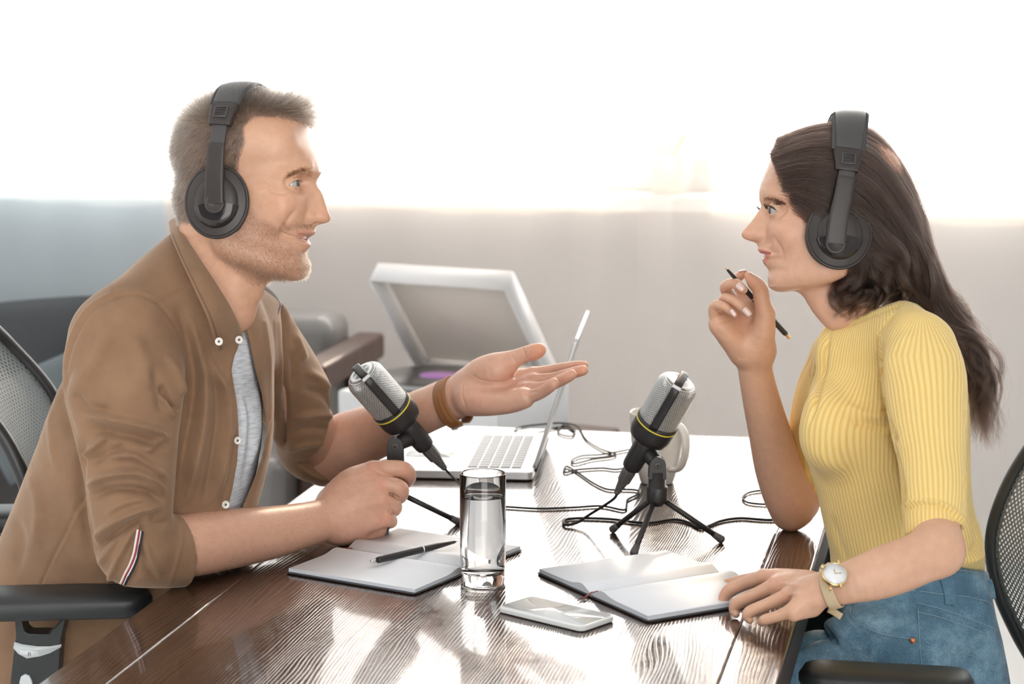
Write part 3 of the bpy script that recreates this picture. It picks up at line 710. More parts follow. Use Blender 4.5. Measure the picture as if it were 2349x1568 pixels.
def cable(pts, label, r=.0018, lift=None):
    P = []
    for p in pts:
        if len(p) == 2: P.append(onz(p[0], p[1], TZ+.0024))
        else: P.append(np.asarray(p[2]) if p[0] is None else onz(p[0], p[1], TZ+p[2]))
    o = MB().tube(cat(P, 6), r, 10).build('microphone_cable', CABM); tag(o, label, 'cable', 'cables on the table'); return o
# right microphone
hubR = at(1507, 1133, 3.125); feetR = [onz(1402, 1216, TZ+.003), onz(1452, 1273, TZ+.003), onz(1660, 1240, TZ+.003)]
cR = at(1507, 968, 3.125); top = at(1568, 861, 3.095); zR = nrm(top-cR)
jR = hubR*np.array([1, 1, 0])+UZ*at(1507, 1064, 3.125)[2]
rR, z_, x_, y_, endR = microphone(cR, zR, at(1545, 905, 2.6)-cR, 'silver grille microphone tilted towards the woman, on the right tripod')
tripod(hubR, feetR, jR, cR-zR*.052+np.array([.006, .004, 0]), 'black three legged mini tripod under the right microphone', [1, 0, 0])
# left microphone, held by the man
cL = at(899, 935, 3.20); topL = at(823, 848, 3.17); zL = nrm(topL-cL); hubL = at(908, 1122, 3.20)
jL = hubL*np.array([1, 1, 0])+UZ*at(908, 1020, 3.20)[2]
rL, zl_, xl_, yl_, endL = microphone(cL, zL, at(862, 880, 2.7)-cL, 'silver grille microphone tilted towards the bearded man, above his closed hand')
feetL = [onz(1056, 1198, TZ+.003), onz(800, 1170, TZ+.003), onz(880, 1235, TZ+.003)]
TRL = tripod(hubL, feetL, jL, cL-zL*.055+np.array([-.004, 0, -.006]), 'black mini tripod gripped in the right hand of the man', [1, 0, 0])
e2 = endR-z_*.02; e1 = endR-z_*.002
cable([(None, 0, endR+z_*.003), (None, 0, endR-z_*.012), (1352, 1180, .018), (1322, 1199, .006), (1296, 1203, .003), (1296, 1192), (1330, 1188), (1400, 1190), (1480, 1199), (1545, 1191), (1580, 1198), (1606, 1211), (1625, 1206), (1655, 1194), (1700, 1188), (1775, 1192), (1850, 1180)], 'black cable curling from the right microphone under its tripod towards the raised elbow', .0022)
cable([(None, 0, endL+zl_*.003), (None, 0, endL-zl_*.012), (1056, 1112, .02), (1068, 1140, .008), (1100, 1158), (1165, 1162), (1240, 1166), (1320, 1163), (1380, 1160), (1430, 1169), (1437, 1158), (1440, 1145), (1463, 1133), (1461, 1124), (1430, 1122), (1395, 1122), (1362, 1108), (1325, 1083), (1300, 1069), (1293, 1080), (1300, 1083), (1322, 1077), (1380, 1073), (1415, 1076), (1450, 1068)], 'thin black cable running from the left microphone behind the water glass')
cable([(1446, 1030), (1425, 1034), (1380, 1042), (1335, 1045), (1312, 1055), (1318, 1063), (1360, 1053), (1405, 1047), (1411, 1040), (1380, 1030), (1345, 1008), (1325, 978), (1290, 970), (1240, 973), (1190, 980), (1182, 992), (1215, 996), (1262, 984), (1300, 976), (1318, 988), (1310, 1000), (1280, 992), (1292, 975), (1320, 990)], 'thin black cable coiled behind the laptop', .0016)
cable([(1800, 1132), (1765, 1124), (1722, 1128), (1704, 1140), (1716, 1152), (1762, 1156), (1800, 1150)], 'loop of thin black cable lying left of the raised elbow', .0017)
# ================================================================ limbs and hands, traced joint by joint: (u, v, depth, radius in pixels)
def PXR(px, Y): return px*Y*1.005/FPX
def limb(f, pts, k=.012, m=4, n=None, fl=1.0, op='add'):
    P = [at(u, v, Y) for u, v, Y, r in pts]; R = [PXR(r, Y) for u, v, Y, r in pts]
    c = chain(P, R, m, n, fl); getattr(f, op)(c, k); return c
def ball(f, u, v, Y, rx, rz, ry, k=.012, rot=0, op='add'):
    a = [CR*math.cos(rot)+CU*math.sin(rot), CF, -CR*math.sin(rot)+CU*math.cos(rot)]
    getattr(f, op)(ell(at(u, v, Y), np.array([PXR(rx, Y), PXR(ry, Y), PXR(rz, Y)]), a), k)
def stamp(V, Q, lines, facing=.05, it=1):
    """folds and seams: (pixel polyline, width px, height mm); ridge if > 0, groove if < 0"""
    n_ = vnormals(V, Q); vd = V-CAMP; vd = vd/np.linalg.norm(vd, axis=1)[:, None]; fc = np.clip((-(n_*vd).sum(1)-facing)/.25, 0, 1)
    uv = topx(V).astype(np.float32); d = np.zeros(len(V)); step = np.zeros(len(V))
    for ln in lines:
        pl_, w_, a = ln[:3]; flat_end = len(ln) > 3
        c = cat(np.array(pl_, float), 5) if len(pl_) > 2 else np.array(pl_, float)
        lo = c.min(0)-3*w_; hi = c.max(0)+3*w_; m_ = ((uv > lo) & (uv < hi)).all(1)
        if not m_.any(): continue
        dd, t = seg_dist(uv[m_], c); g = np.exp(-(dd/w_)**2)
        if not flat_end: g = g*np.clip(np.sin(np.clip(t, .001, .999)*PI)*1.6, 0, 1)
        d[m_] += a*g*1e-3
    return (V+n_*(d*fc)[:, None]).astype(np.float32)
def skin_cols(V, base, spots=(), fair=None):
    """spots: (u, v, radius px, colour, weight): redder knuckles and finger tips"""
    C = np.tile(np.array(base, np.float32), (len(V), 1)); uv = topx(V)
    for u, v, r, c, w_ in spots:
        g = (w_*np.exp(-((uv[:, 0]-u)**2+(uv[:, 1]-v)**2)/r**2))[:, None]; C = C*(1-g)+np.array(c, np.float32)*g
    return C
m_nail = mat('nail', (.82, .62, .58), .18, 0, **{'Coat Weight': .7, 'Coat Roughness': .1})
m_nailm = mat('nail_plain', (.70, .47, .40), .3)
def nail(u, v, Y, a, w_, l_, par, m=m_nail, tilt=0, nd=None):
    """small curved plate facing the camera: centre, direction angle in the picture plane, half width and half length (px)"""
    c = at(u, v, Y); s = PXR(1, Y); d = CR*math.cos(a)-CU*math.sin(a); d = nrm(d+CF*tilt); e = nrm(np.cross(CF if nd is None else nd, d)); n_ = nrm(np.cross(e, d)); n_ = n_ if n_@CF < 0 else -n_
    V = []; Fc = []; nn = 8
    for i in range(nn+1):
        x = -1+2*i/nn
        for j in range(nn+1):
            y = -1+2*j/nn; ww = w_*(1-.25*max(x, 0)**3)*(1 if x > -.5 else math.sqrt(max(1-((-x-.5)/.55)**2, 0)))
            V.append(c+s*(d*x*l_+e*y*ww+n_*(-(y*y)*w_*.45-(x*x)*l_*.10)))
    for i in range(nn):
        for j in range(nn): q = i*(nn+1)+j; Fc.append((q, q+1, q+nn+2, q+nn+1))
    o = mesh('fingernail', V, Fc, m, par); md = o.modifiers.new('s', 'SOLIDIFY'); md.thickness = .0008; md.offset = 0; return o
# ================================================================ heads
m_skin = mat('skin', (.62, .36, .25), .40, 0, **{'Subsurface Weight': .12, 'Subsurface Scale': .012, 'Specular IOR Level': .45})
bsdf(m_skin).inputs['Subsurface Radius'].default_value = (1, .35, .2)
ca = N(m_skin, 'ShaderNodeVertexColor', layer_name='Col'); ns = noise(m_skin, 90, 4, .6); rs = ramp(m_skin, (.3, (.93, .90, .89)), (.7, (1.03, 1.01, 1.0)))
mxn = N(m_skin, 'ShaderNodeMix', data_type='RGBA', blend_type='MULTIPLY'); mxn.inputs[0].default_value = 1
L(m_skin, ns.outputs[0], rs.inputs[0]); L(m_skin, ca.outputs[0], mxn.inputs[6]); L(m_skin, rs.outputs[0], mxn.inputs[7]); L(m_skin, mxn.outputs[2], bsdf(m_skin).inputs[0])
nb = noise(m_skin, 900, 2, .5); bump(m_skin, nb.outputs[0], .12, .0004)
m_eyew = mat('eye', (.42, .39, .37), .12, 0, **{'Coat Weight': 1.0, 'Coat Roughness': .02})
m_iris = mat('iris', (.085, .09, .08), .25, 0, **{'Coat Weight': .15}); m_pupil = mat('pupil', (.01, .01, .01), .05)
m_teeth = mat('teeth', (.85, .82, .77), .2, 0, **{'Coat Weight': .5})
class HeadFrame:
    def __init__(s, u0, v0, Y, sgn, phi, sc=None, roll=0):
        s.o = at(u0, v0, Y); s.s = sc or float((s.o-CAMP)@CF)/FPX; c, d = math.cos(phi), math.sin(phi); s.v0 = v0; s.u0 = u0; s.sgn = sgn
        s.X = CR*sgn*c-CF*d; s.Y = CR*sgn*d+CF*c; s.Z = CU.copy(); s.c = c
        if roll: r = roll; s.Y, s.Z = s.Y*math.cos(r)+s.Z*math.sin(r), s.Z*math.cos(r)-s.Y*math.sin(r)
    def __call__(s, x, y, v): return s.o+s.s*(s.X*x+s.Y*y+s.Z*(s.v0-v))
    def loc(s, P):
        q = (np.asarray(P)-s.o)/s.s; return q@s.X, q@s.Y, s.v0-q@s.Z
    def ax(s): return [s.X, s.Y, s.Z]
def head_mesh(H, p, profile, neck, res=.0011):
    f = Field(); s = H.s
    def E(x, y, v, rx, ry, rz, k=20, rot=0):
        a = H.ax()
        if rot: c, d = math.cos(rot), math.sin(rot); a = [a[0]*c+a[2]*d, a[1], a[2]*c-a[0]*d]
        f.add(ell(H(x, y, v), np.array([rx, ry, rz])*s, a), k*s)
    def C(pts, r, k=10, m=3, n=None, fl=1, op='add'):
        q = chain([H(*a) for a in pts], np.asarray(r)*s, m, n, fl); getattr(f, op)(q, k*s)
    def S(x, y, v, rx, ry, rz, k=12, rot=0):
        a = H.ax(); c, d = math.cos(rot), math.sin(rot); a = [a[0]*c+a[2]*d, a[1], a[2]*c-a[0]*d]
        f.sub(ell(H(x, y, v), np.array([rx, ry, rz])*s, a), k*s)
    w = p['w']; fx = p['fx']
    zc = (p['top']+p['brow'])/2+8; rz = zc-p['top']
    E((fx+p['occ'])/2-6, 0, zc+2, (fx-p['occ'])/2-4, 124*w, rz, 1)
    E((fx+p['occ'])/2-40, 0, zc+30, (fx-p['occ'])/2-30, 122*w, rz*.9, 30)
    E(fx-78, 0, p['brow']-45, 76, 92*w, 78, 40)
    E(fx-86, 0, p['eye']+30, 84, 86*w, 95, 40)               # face block
    for y in (-1, 1):
        E(fx-70, y*66*w, p['eye']+36, 44, 34, 30, 34)          # cheekbone
        E(fx-58, y*52*w, (p['eye']+p['mouth'])/2+10, 40, 30, 44, 34)     # cheek
        C([(p['jx']-6, y*86*w, p['ear']+30), (p['jx'], y*82*w, p['jv']), ((p['jx']+p['cx'])/2, y*62*w, (p['jv']+p['cv'])/2+8), (p['cx']-28, y*24*w, p['cv']+2)], [30, 30, 27, 26], 36)
        E(p['jx']+36, y*62*w, (p['ear']+p['jv'])/2, 60, 32, 62, 40)
        C([(p['bx']-20, y*8, p['brow']+2), (p['bx']-26, y*40*w, p['brow']-3), (p['bx']-56, y*80*w, p['brow']+8)], [14, 13*p['br'], 10], 24)
    E(p['lu'][0]-61, 0, p['mouth']-4, 58, p['mw']*1.14, 52, 26)                # muzzle
    E(10, 0, p['eye']+20, 125, 98*w, 105, 40); E(-50, 0, p['eye']+10, 90, 104*w, 90, 40)
    E(fx-74, 0, p['brow']-(p['brow']-p['top'])*.42, 66, 84*w, (p['brow']-p['top'])*.36, 30)
    E(p['cx']-32, 0, p['cv']-2, 31, 34*w, 27, 22)              # chin
    E(p['cx']-85, 0, p['cv']-12, 60, 62*w, 34, 40)             # under jaw
    for q in neck: f.add(q, 26*s)
    for y in (-1, 1):                                          # eye sockets
        S(fx-16, y*54*w, p['eye']-1, 28, 30, 17, 22)
    # nose
    nx, tx, nv, tv = p['nx'], p['tx'], p['nas'], p['tipv']
    C([(nx-13, 0, nv-12), (nx-8, 0, nv+4), ((nx+tx)/2-7, 0, (nv+tv)/2), (tx-15, 0, tv-5)], [9, 9.5, 11, 14], 12)
    E(tx-13, 0, tv, 13.5, 15*p['nw'], 12.5, 9)
    C([(nx-22, 0, nv+8), ((nx+tx)/2-26, 0, (nv+tv)/2+4), (tx-38, 0, tv+2)], [12, 19, 25*p['nw']], 16)
    for y in (-1, 1):
        E(p['nbx']-8, y*19*p['nw'], tv+1, 17, 11*p['nw'], 12, 7, -.25)
        S(p['nbx']+5, y*11*p['nw'], p['nbv']+1, 9, 5.5, 5, 4)
    # lips
    lu, ll, mv, cy_ = p['lu'], p['ll'], p['mouth'], p['mw']; cxm = p['mcx']
    g = p['gap']
    def arc(lx, lv, y, sink, t1, t2):
        out = []
        for t in (0, .3, .6, .85, 1.0):
            out.append((cxm+(lx-cxm)*math.sqrt(max(1-t*t, 0))**.9-sink*(1-.5*t), y*cy_*t, lv+(mv-lv)*t**1.6+(t1 if 0 < t < .7 else 0)))
        return out
    for y in (-1, 1):
        C(arc(lu[0], lu[1]-2, y, 7, -1.5, 0), [5*p['ul'], 6*p['ul'], 5.5*p['ul'], 4.5, 3.5], 5)
        C(arc(ll[0], ll[1], y, 8, .5, 0), [8, 8, 7, 5.5, 3.5], 5)
        q_ = [(a_[0]+5, a_[1], a_[2]) for a_ in arc((lu[0]+ll[0])/2, (lu[1]+ll[1])/2-1, y, 4, 0, 0)]
        C(q_, np.array(p.get('gf', (1, 1, .85, .5, .25)))*g, 2.5, op='sub', n=H.X, fl=2.2)
    # eyelids round the eyeballs
    ex, ey, ev, er = p['ex'], p['ey'], p['eye'], p['er']
    for y in (-1, 1):
        f.add(ell(H(ex, y*ey, ev), np.array([1, 1, 1])*(er+2.6)*s), 7*s)
        C([(ex+2, y*(ey+22), ev+1), (ex+er*.55, y*(ey+15), ev-8*p['op']), (ex+er*.95, y*(ey+2), ev-11*p['op']), (ex+er*.75, y*(ey-13), ev-6)], [2.2, 3, 3, 2.4], 3)
        # opening between the lids
        o_ = chain([H(ex+er*.25, y*(ey+20), ev+3), H(ex+er*.75, y*(ey+12), ev-.5), H(ex+er*1.1, y*(ey+0), ev-1), H(ex+er*.95, y*(ey-14), ev+2)], np.array([1.8, 7.2*p['op'], 8.2*p['op'], 3.0])*s, 4, H.X, 2.0); f.sub(o_, 2*s)
        f.sub(ell(H(ex, y*ey, ev), np.array([1, 1, 1])*(er+.2)*s), .5*s)
    if 'extra' in p: p['extra'](f, H, E, C, S)
    lo, hi = f.bounds(.01); 
    V, Q = f.mesh(res, lo, hi, 1)
    # pull the face silhouette onto the measured profile
    for it in range(2):
        x, y, v = H.loc(V); px = topx(V); u = px[:, 0]*H.sgn; vv = px[:, 1]
        pv = np.array([a[1] for a in profile], float); pu = np.array([a[0] for a in profile], float)*H.sgn
        vb = np.arange(pv.min(), pv.max(), 2.0); T = np.interp(vb, pv, pu); um = np.full(len(vb), -1e9); yb = np.zeros(len(vb))
        k = ((vv-vb[0])/2).astype(int); ok = (k >= 0) & (k < len(vb)) & (x > 40)
        np.maximum.at(um, k[ok], u[ok]); du = np.where(um > -1e8, T-um, 0)
        du = np.clip(du, -40, 30); du = np.convolve(np.pad(du, 2, 'edge'), [.1, .2, .4, .2, .1], 'valid')
        d = np.interp(vv, vb, du, 0, 0); uT = np.interp(vv, vb, T)
        wy = np.interp(vv, [p['nas'], p['nas']+12, p['nbv']-4, p['nbv']+8, p['cv']], [75, 34, 34, 60, 70])
        depth = np.clip(1-(uT-u)/wy, 0, 1); ww = depth*depth*(3-2*depth)*np.exp(-(y/(wy*1.3))**2)
        fade = np.clip(np.minimum((vv-vb[0])/14, (vb[-1]-vv)/26), 0, 1)
        V = V+(H.X*H.s)[None]*(d*ww*fade)[:, None]
    return V.astype(np.float32), Q
def head_colors(H, p, V, base, lip, blush):
    x, y, v = H.loc(V); C = np.tile(np.array(base, np.float32), (len(V), 1))
    def blend(c, w_):
        nonlocal C
        w_ = np.clip(w_, 0, 1)[:, None]; C = C*(1-w_)+np.array(c, np.float32)*w_
    lu, ll, mv, cy_, cxm = p['lu'], p['ll'], p['mouth'], p['mw'], p['mcx']
    ay = np.abs(y)/cy_; vc = np.where(ay < 1, (lu[1]+ll[1])/2*(1-ay)+mv*ay, 1e9)
    hu = (lu[1]-lu[2]); up = vc-(vc*0+((lu[1]+ll[1])/2-lu[2]))*np.sqrt(np.clip(1-ay, 0, 1)); lo = vc+(ll[2]-(lu[1]+ll[1])/2)*np.sqrt(np.clip(1-ay, 0, 1))
    m_ = (ay < 1.02) & (x > cxm-8); d = np.minimum(v-up, lo-v); blend(lip, np.where(m_, np.clip(d/2.5+.3, 0, 1), 0)*.85)
    for s_ in (-1, 1):
        blend(blush, .35*np.exp(-((x-(p['fx']-50))/34)**2-((v-(p['eye']+48))/30)**2-((y-s_*64)/40)**2))
    blend(blush, .45*np.exp(-((x-p['tx']+8)/16)**2-((v-p['tipv'])/16)**2-(y/20)**2))
    dn = np.sqrt(((x-p['nbx']-4)/7)**2+((np.abs(y)-11*p['nw'])/5)**2+((v-p['nbv']-1)/4)**2); blend((.12, .03, .02), np.clip(1.3-dn, 0, .9))  # nostril recesses: shade painted into the skin colour
    return C
def eyes_teeth(H, p, parent, look, m_iris=m_iris):
    s = H.s
    for y in (-1, 1):
        c = H(p['ex'], y*p['ey'], p['eye']); d = nrm(H.X*look[0]+H.Y*look[1]+H.Z*look[2]); r = (p['er']-.3)*s
        e = MB().lathe([(r*math.sin(a), -r*math.cos(a)) for a in np.linspace(0, PI, 25)], c, d, 40).build('eye', m_eyew, parent)
        a = np.linspace(0, .53, 7); MB().lathe([(r*1.012*math.sin(t), r*1.012*math.cos(t)+.0002) for t in a[::-1]], c, d, 32, False).build('iris', m_iris, e)
        a = np.linspace(0, .22, 5); MB().lathe([(r*1.02*math.sin(t), r*1.02*math.cos(t)+.0003) for t in a[::-1]], c, d, 24, False).build('pupil', m_pupil, e)
    V = []; Fc = []; n = 28
    lu, ll = p['lu'], p['ll']; tx = p['teethx']
    for i in range(n+1):
        t = -1+2*i/n; y = t*p['mw']*.82; x = tx-(abs(t)**2)*(tx-p['mcx'])*.95; notch = 1.2*abs(math.sin(t*PI*4.0))
        for v in (lu[1]-4, (lu[1]+ll[1])/2-1, (lu[1]+ll[1])/2+p['gap']*.45): V.append(H(x-(.6-notch*.3 if v > lu[1] else 1.5), y, v+(mv_off(p, t))))
    for i in range(n):
        for j in range(2): a = i*3+j; Fc.append((a, a+3, a+4, a+1))
    o = mesh('teeth', V, Fc, m_teeth, parent); md = o.modifiers.new('s', 'SOLIDIFY'); md.thickness = .003; md.offset = 0
def mv_off(p, t): return (p['mouth']-(p['lu'][1]+p['ll'][1])/2)*abs(t)**1.3
m_hair = {}
def hair_mat(name, c0, c1, rough=.35):
    m = bpy.data.materials.new(name); m.use_nodes = True; t = m.node_tree; t.nodes.clear()
    o = t.nodes.new('ShaderNodeOutputMaterial'); h = t.nodes.new('ShaderNodeBsdfHairPrincipled'); i = t.nodes.new('ShaderNodeHairInfo'); r = t.nodes.new('ShaderNodeValToRGB')
    h.parametrization = 'COLOR'; h.inputs['Roughness'].default_value = rough; h.inputs['Radial Roughness'].default_value = .45
    r.color_ramp.elements[0].color = (*c0, 1); r.color_ramp.elements[1].color = (*c1, 1)
    t.links.new(i.outputs['Random'], r.inputs[0]); t.links.new(r.outputs[0], h.inputs['Color']); t.links.new(h.outputs[0], o.inputs[0]); return m
def sample(V, Q, w_, n, rng=RNG):
    a = V[Q]; ar = np.linalg.norm(np.cross(a[:, 2]-a[:, 0], a[:, 3]-a[:, 1]), axis=1); p = ar*w_[Q].mean(1); p = p/p.sum()
    i = rng.choice(len(Q), n, p=p); s, t = rng.random((2, n, 1)); q = a[i]; Nn = vnormals(V, Q)
    P = q[:, 0]*(1-s)*(1-t)+q[:, 1]*s*(1-t)+q[:, 2]*s*t+q[:, 3]*(1-s)*t; n_ = Nn[Q[i]].mean(1); return P, n_/np.linalg.norm(n_, axis=1)[:, None]
def short_hair(name, H, V, Q, w_, n, flow, length, rad, m, parent, k=5, jit=.25, curl=.0, rng=RNG):
    P, Nn = sample(V, Q, w_, n, rng); x, y, v = H.loc(P); nl = np.stack([Nn@H.X, Nn@H.Y, Nn@H.Z], 1)
    D = flow(x, y, v, nl); D = D/np.linalg.norm(D, axis=1)[:, None]; D = D+rng.normal(0, jit, D.shape)
    Lg = length(x, y, v)*rng.uniform(.65, 1.15, n); B = np.array([H.X, H.Y, H.Z]); d1 = nl*.9+D*.6; d1 /= np.linalg.norm(d1, axis=1)[:, None]; D /= np.linalg.norm(D, axis=1)[:, None]
    out = np.zeros((n, k, 3)); pos = np.zeros((n, 3)); out[:, 0] = pos
    for i in range(1, k):
        t = i/(k-1); d = d1*(1-t)**1.2+D*(1-(1-t)**1.2); d /= np.linalg.norm(d, axis=1)[:, None]; pos = pos+d*(Lg/(k-1))[:, None]; out[:, i] = pos
    W = P[:, None]-Nn[:, None]*.0006+out@B*H.s
    return hairs(name, W, rad, m, parent)
PM = dict(w=1.0, fx=170, occ=-150, top=228, brow=399, br=1.15, bx=178, nas=421, nx=170, tx=199, tipv=497, nw=1.05, nbx=168, nbv=515, eye=428, ex=131, ey=53, er=20, op=.80,
          ul=.85, gf=(1, .9, .5, .3, .2), mouth=537, mw=54, mcx=109, lu=(164, 534, 527), ll=(154, 560, 570), gap=5.4, teethx=146, cx=152, cv=610, ear=460, jx=-14, jv=565)
HM = HeadFrame(560, 400, 2.98, 1, math.radians(13))
profM = [(640, 226), (675, 238), (694, 254), (702, 272), (705, 292), (709, 310), (715, 328), (722, 342), (728, 358), (733, 370), (736, 383), (737, 395), (732, 404), (727, 413), (727, 421), (731, 430), (737, 438), (742, 449), (746, 461), (750, 473), (753, 482), (757, 491), (758.5, 499), (757, 505), (752, 510), (740, 512.5), (729, 515), (723, 520), (722, 527), (724, 532), (722, 537), (716, 541), (708, 546), (708, 551), (713, 556), (713, 562), (709, 569), (703, 576), (701, 581), (703, 588), (708, 596), (711, 606), (710, 615), (704, 623), (692, 630), (680, 634)]
def neckM(H):
    s = H.s; return [chain([H(-70, 0, 470), H(-62, 0, 560), H(-44, 6, 630), H(-58, 14, 700)], np.array([90, 83, 76, 70])*s, 3, H.Y, .92), chain([H(20, 0, 590), H(-16, 6, 650), H(-34, 12, 712)], np.array([58, 54, 52])*s, 3), ell(H(24, 3, 668), np.array([14, 14, 16])*s, H.ax())]
PW = dict(w=.95, fx=172, occ=-140, top=297, brow=455, br=.8, bx=174, nas=472, nx=172, tx=219, tipv=535, nw=.85, nbx=186, nbv=556, eye=486, ex=145, ey=50, er=20, op=1.0,
          ul=1, mouth=583, mw=42, mcx=137, lu=(181, 576, 569), ll=(170, 600, 610), gap=6.4, teethx=168, cx=160, cv=635, ear=532, jx=14, jv=610)
HW = HeadFrame(1920, 470, 2.99, -1, math.radians(2))
profW = [(1830, 312), (1800, 325), (1780, 340), (1770, 358), (1762, 378), (1752, 402), (1745, 420), (1742, 435), (1741, 447), (1742, 458), (1745, 466), (1746, 472), (1742, 480), (1736, 488), (1729, 499), (1721, 509), (1712, 519), (1705, 527), (1701, 534), (1702, 541), (1708, 548), (1719, 552), (1730, 555), (1737, 559), (1739, 566), (1738, 572), (1740, 576), (1746, 580), (1751, 585), (1750, 590), (1749, 596), (1751, 603), (1756, 610), (1762, 617), (1763, 623), (1761, 632), (1762, 641), (1767, 650), (1777, 656), (1790, 658)]
def neckW(H):
    s = H.s; return [chain([H(-60, 0, 540), H(-42, 0, 620), H(-34, 2, 680), H(-48, 4, 715)], np.array([74, 64, 57, 52])*s, 3, H.Y, .95), chain([H(60, 0, 640), H(24, 2, 690), H(2, 4, 722)], np.array([34, 40, 36])*s, 3)]
# ---------------------------------------------------------------- headphones
def ribbon(path, W, hw, ht, nseg=16, ex=3.0, Nv=None):
    """band through path; W width directions (k,3) or one, hw/ht half width and half thickness"""
    P = np.asarray(path, float); k = len(P); T = np.gradient(P, axis=0); hw = np.broadcast_to(hw, k); ht = np.broadcast_to(ht, k); W = np.broadcast_to(W, (k, 3)); V = []; Fc = []
    for i in range(k):
        t = nrm(T[i]); w_ = nrm(W[i]-t*(W[i]@t)); n_ = np.cross(t, w_)
        for j in range(nseg):
            a = 2*PI*j/nseg; c, s = math.cos(a), math.sin(a); V.append(P[i]+w_*hw[i]*math.copysign(abs(c)**(2/ex), c)+n_*ht[i]*math.copysign(abs(s)**(2/ex), s))
    for i in range(k-1):
        for j in range(nseg): Fc.append((i*nseg+j, i*nseg+(j+1) % nseg, (i+1)*nseg+(j+1) % nseg, (i+1)*nseg+j))
    Fc += [tuple(range(nseg-1, -1, -1)), tuple(range((k-1)*nseg, k*nseg))]; return V, Fc
m_hp = mat('headphone_plastic', (.034, .026, .023), .42); m_hpl = mat('headphone_leather', (.065, .062, .062), .42); m_hpg = mat('headphone_gloss', (.022, .017, .016), .08); m_hps = mat('headphone_slider', (.055, .05, .05), .4)  # brown tint of the black plastic holds the warm haze
nn = noise(m_hpl, 300, 2); bump(m_hpl, nn.outputs[0], .12, .0006)
def headphones(H, label, cup, band, boxat, cyaw, rx=76, rz=84, pivdv=22, armw=23):
    """cup (x, y, v) near cup centre; band list of (x, y, v) from near cup pivot over the head to the far one"""
    s = H.s; r = empty('headphones', tuple(H(*cup))); tag(r, label, 'headphones')
    path = cat([H(*b) for b in band], 8); X = H.X; k = len(path)
    x_, y_, v_ = H.loc(path)
    for side in (-1, 1):
        c = H(cup[0]+(0 if side < 0 else 8), cup[1]*-side if side > 0 else cup[1], cup[2]); out = nrm(H.Y*side+H.X*cyaw*(-1)*-side*0+H.Z*0.03+H.X*cyaw)
        ax0 = nrm(X-out*(X@out)); ax1 = np.cross(out, ax0); ax1 = ax1 if ax1@H.Z > 0 else -ax1
        def disc(prof, name, m, par, sx=1., sz=1., dv=0, dx=0, part=None, ang=None, n=64):
            V = []; Fc = []; cc = c+H.Z*s*dv+ax0*s*dx; a0, a1 = ang or (0, 2*PI); nn = n if not ang else n//2
            for q, (rr, h) in enumerate(prof):
                for i in range(nn+(1 if ang else 0)):
                    a = a0+(a1-a0)*i/nn; V.append(cc+ax0*math.cos(a)*rr*sx*rx*s+ax1*math.sin(a)*rr*sz*rz*s+out*h*s)
            m_ = nn+(1 if ang else 0)
            for q in range(len(prof)-1):
                for i in range(nn if ang else m_): Fc.append((q*m_+i, q*m_+(i+1) % m_, (q+1)*m_+(i+1) % m_, (q+1)*m_+i))
            if not ang: Fc.append(tuple(range((len(prof)-1)*m_, len(prof)*m_)))
            return mesh(name, V, Fc, m, par)
        cup_o = disc([(.80, -20), (.93, -18), (.985, -10), (1.0, -2), (1.0, 1), (.985, 3.5), (.955, 4.5), (.93, 3.5), (.925, 5), (.90, 6), (.70, 9), (.68, 9.5), (.665, 13), (.62, 17), (.45, 20.5), (.2, 22), (.01, 22.2)], 'ear_cup', m_hp, r)
        disc([(.55, -40), (.72, -44), (.88, -42), (.96, -34), (.96, -26), (.90, -19), (.7, -16)], 'ear_pad', m_hpl, r)
        if side < 0:
            disc([(.72, 9.0), (.715, 10.5), (.69, 13.2), (.62, 18.0), (.45, 21.6), (.22, 23.0), (.01, 23.3)], 'gloss_lens', m_hpg, cup_o, ang=(PI*1.07, PI*1.95))
            mb = MB(); mb.tube([c+ax0*math.cos(a)*.945*rx*s+ax1*math.sin(a)*.945*rz*s+out*4.6*s for a in np.linspace(0, 2*PI, 65)], .8*s, 6); mb.build('rim_line', m_hps, cup_o)
    # arms with pivots, slider, housing, padded band
    def part(i0, i1, W, hw, ht, name, m, off=0, par=None, ex=4):
        P = path[i0:i1+1]+0; n_ = []
        T = np.gradient(P, axis=0)
        for t in T: n_.append(nrm(np.cross(nrm(t), X)))
        n_ = np.array(n_); n_ = n_*np.sign((n_@(H.Z))[:, None]+ (np.abs(n_@H.Z) < .2)[:, None]*0+1e-9)
        cen = H(band[len(band)//2][0], 0, cup[2]-30); sg = np.sign(np.einsum('ij,ij->i', n_, P-cen)); P = P+n_*sg[:, None]*off*s
        V, Fc = ribbon(P, X, np.asarray(hw)*s, np.asarray(ht)*s, 20, ex); o = mesh(name, V, Fc, m, par or r); md = o.modifiers.new('b', 'BEVEL'); md.width = .0006; md.segments = 2; md.limit_method = 'ANGLE'; md.angle_limit = .8; return o
    vb = v_; half = k//2
    def idx_at(v, near=True):
        seg = np.arange(0, half) if near else np.arange(half, k); return int(seg[np.argmin(abs(vb[seg]-v))])
    for near in (True, False):
        i_p = 0 if near else k-1; ia = idx_at(boxat[2], near); ib = idx_at(boxat[1], near); ic = idx_at(boxat[0], near)
        lo, hi = sorted((i_p, ia)); L_ = hi-lo+1
        wv = np.linspace(1.0, .86, L_)*armw if near else np.linspace(.86, 1.0, L_)*armw
        part(lo, hi, X, wv, 5.0, 'yoke_arm', m_hp, 9)
        lo, hi = sorted((ia, ib)); lo = max(lo-1, 0); part(lo, min(hi+1, k-1), X, armw*.78, 3.2, 'slider', m_hps, 6)
        lo, hi = sorted((ib, ic)); n_ = hi-lo+1; hw = np.linspace(26, 34, n_) if near else np.linspace(34, 26, n_)
        hous = part(lo, hi, X, hw, 9.5, 'housing', m_hp, 5)
        mid = (lo+hi)//2
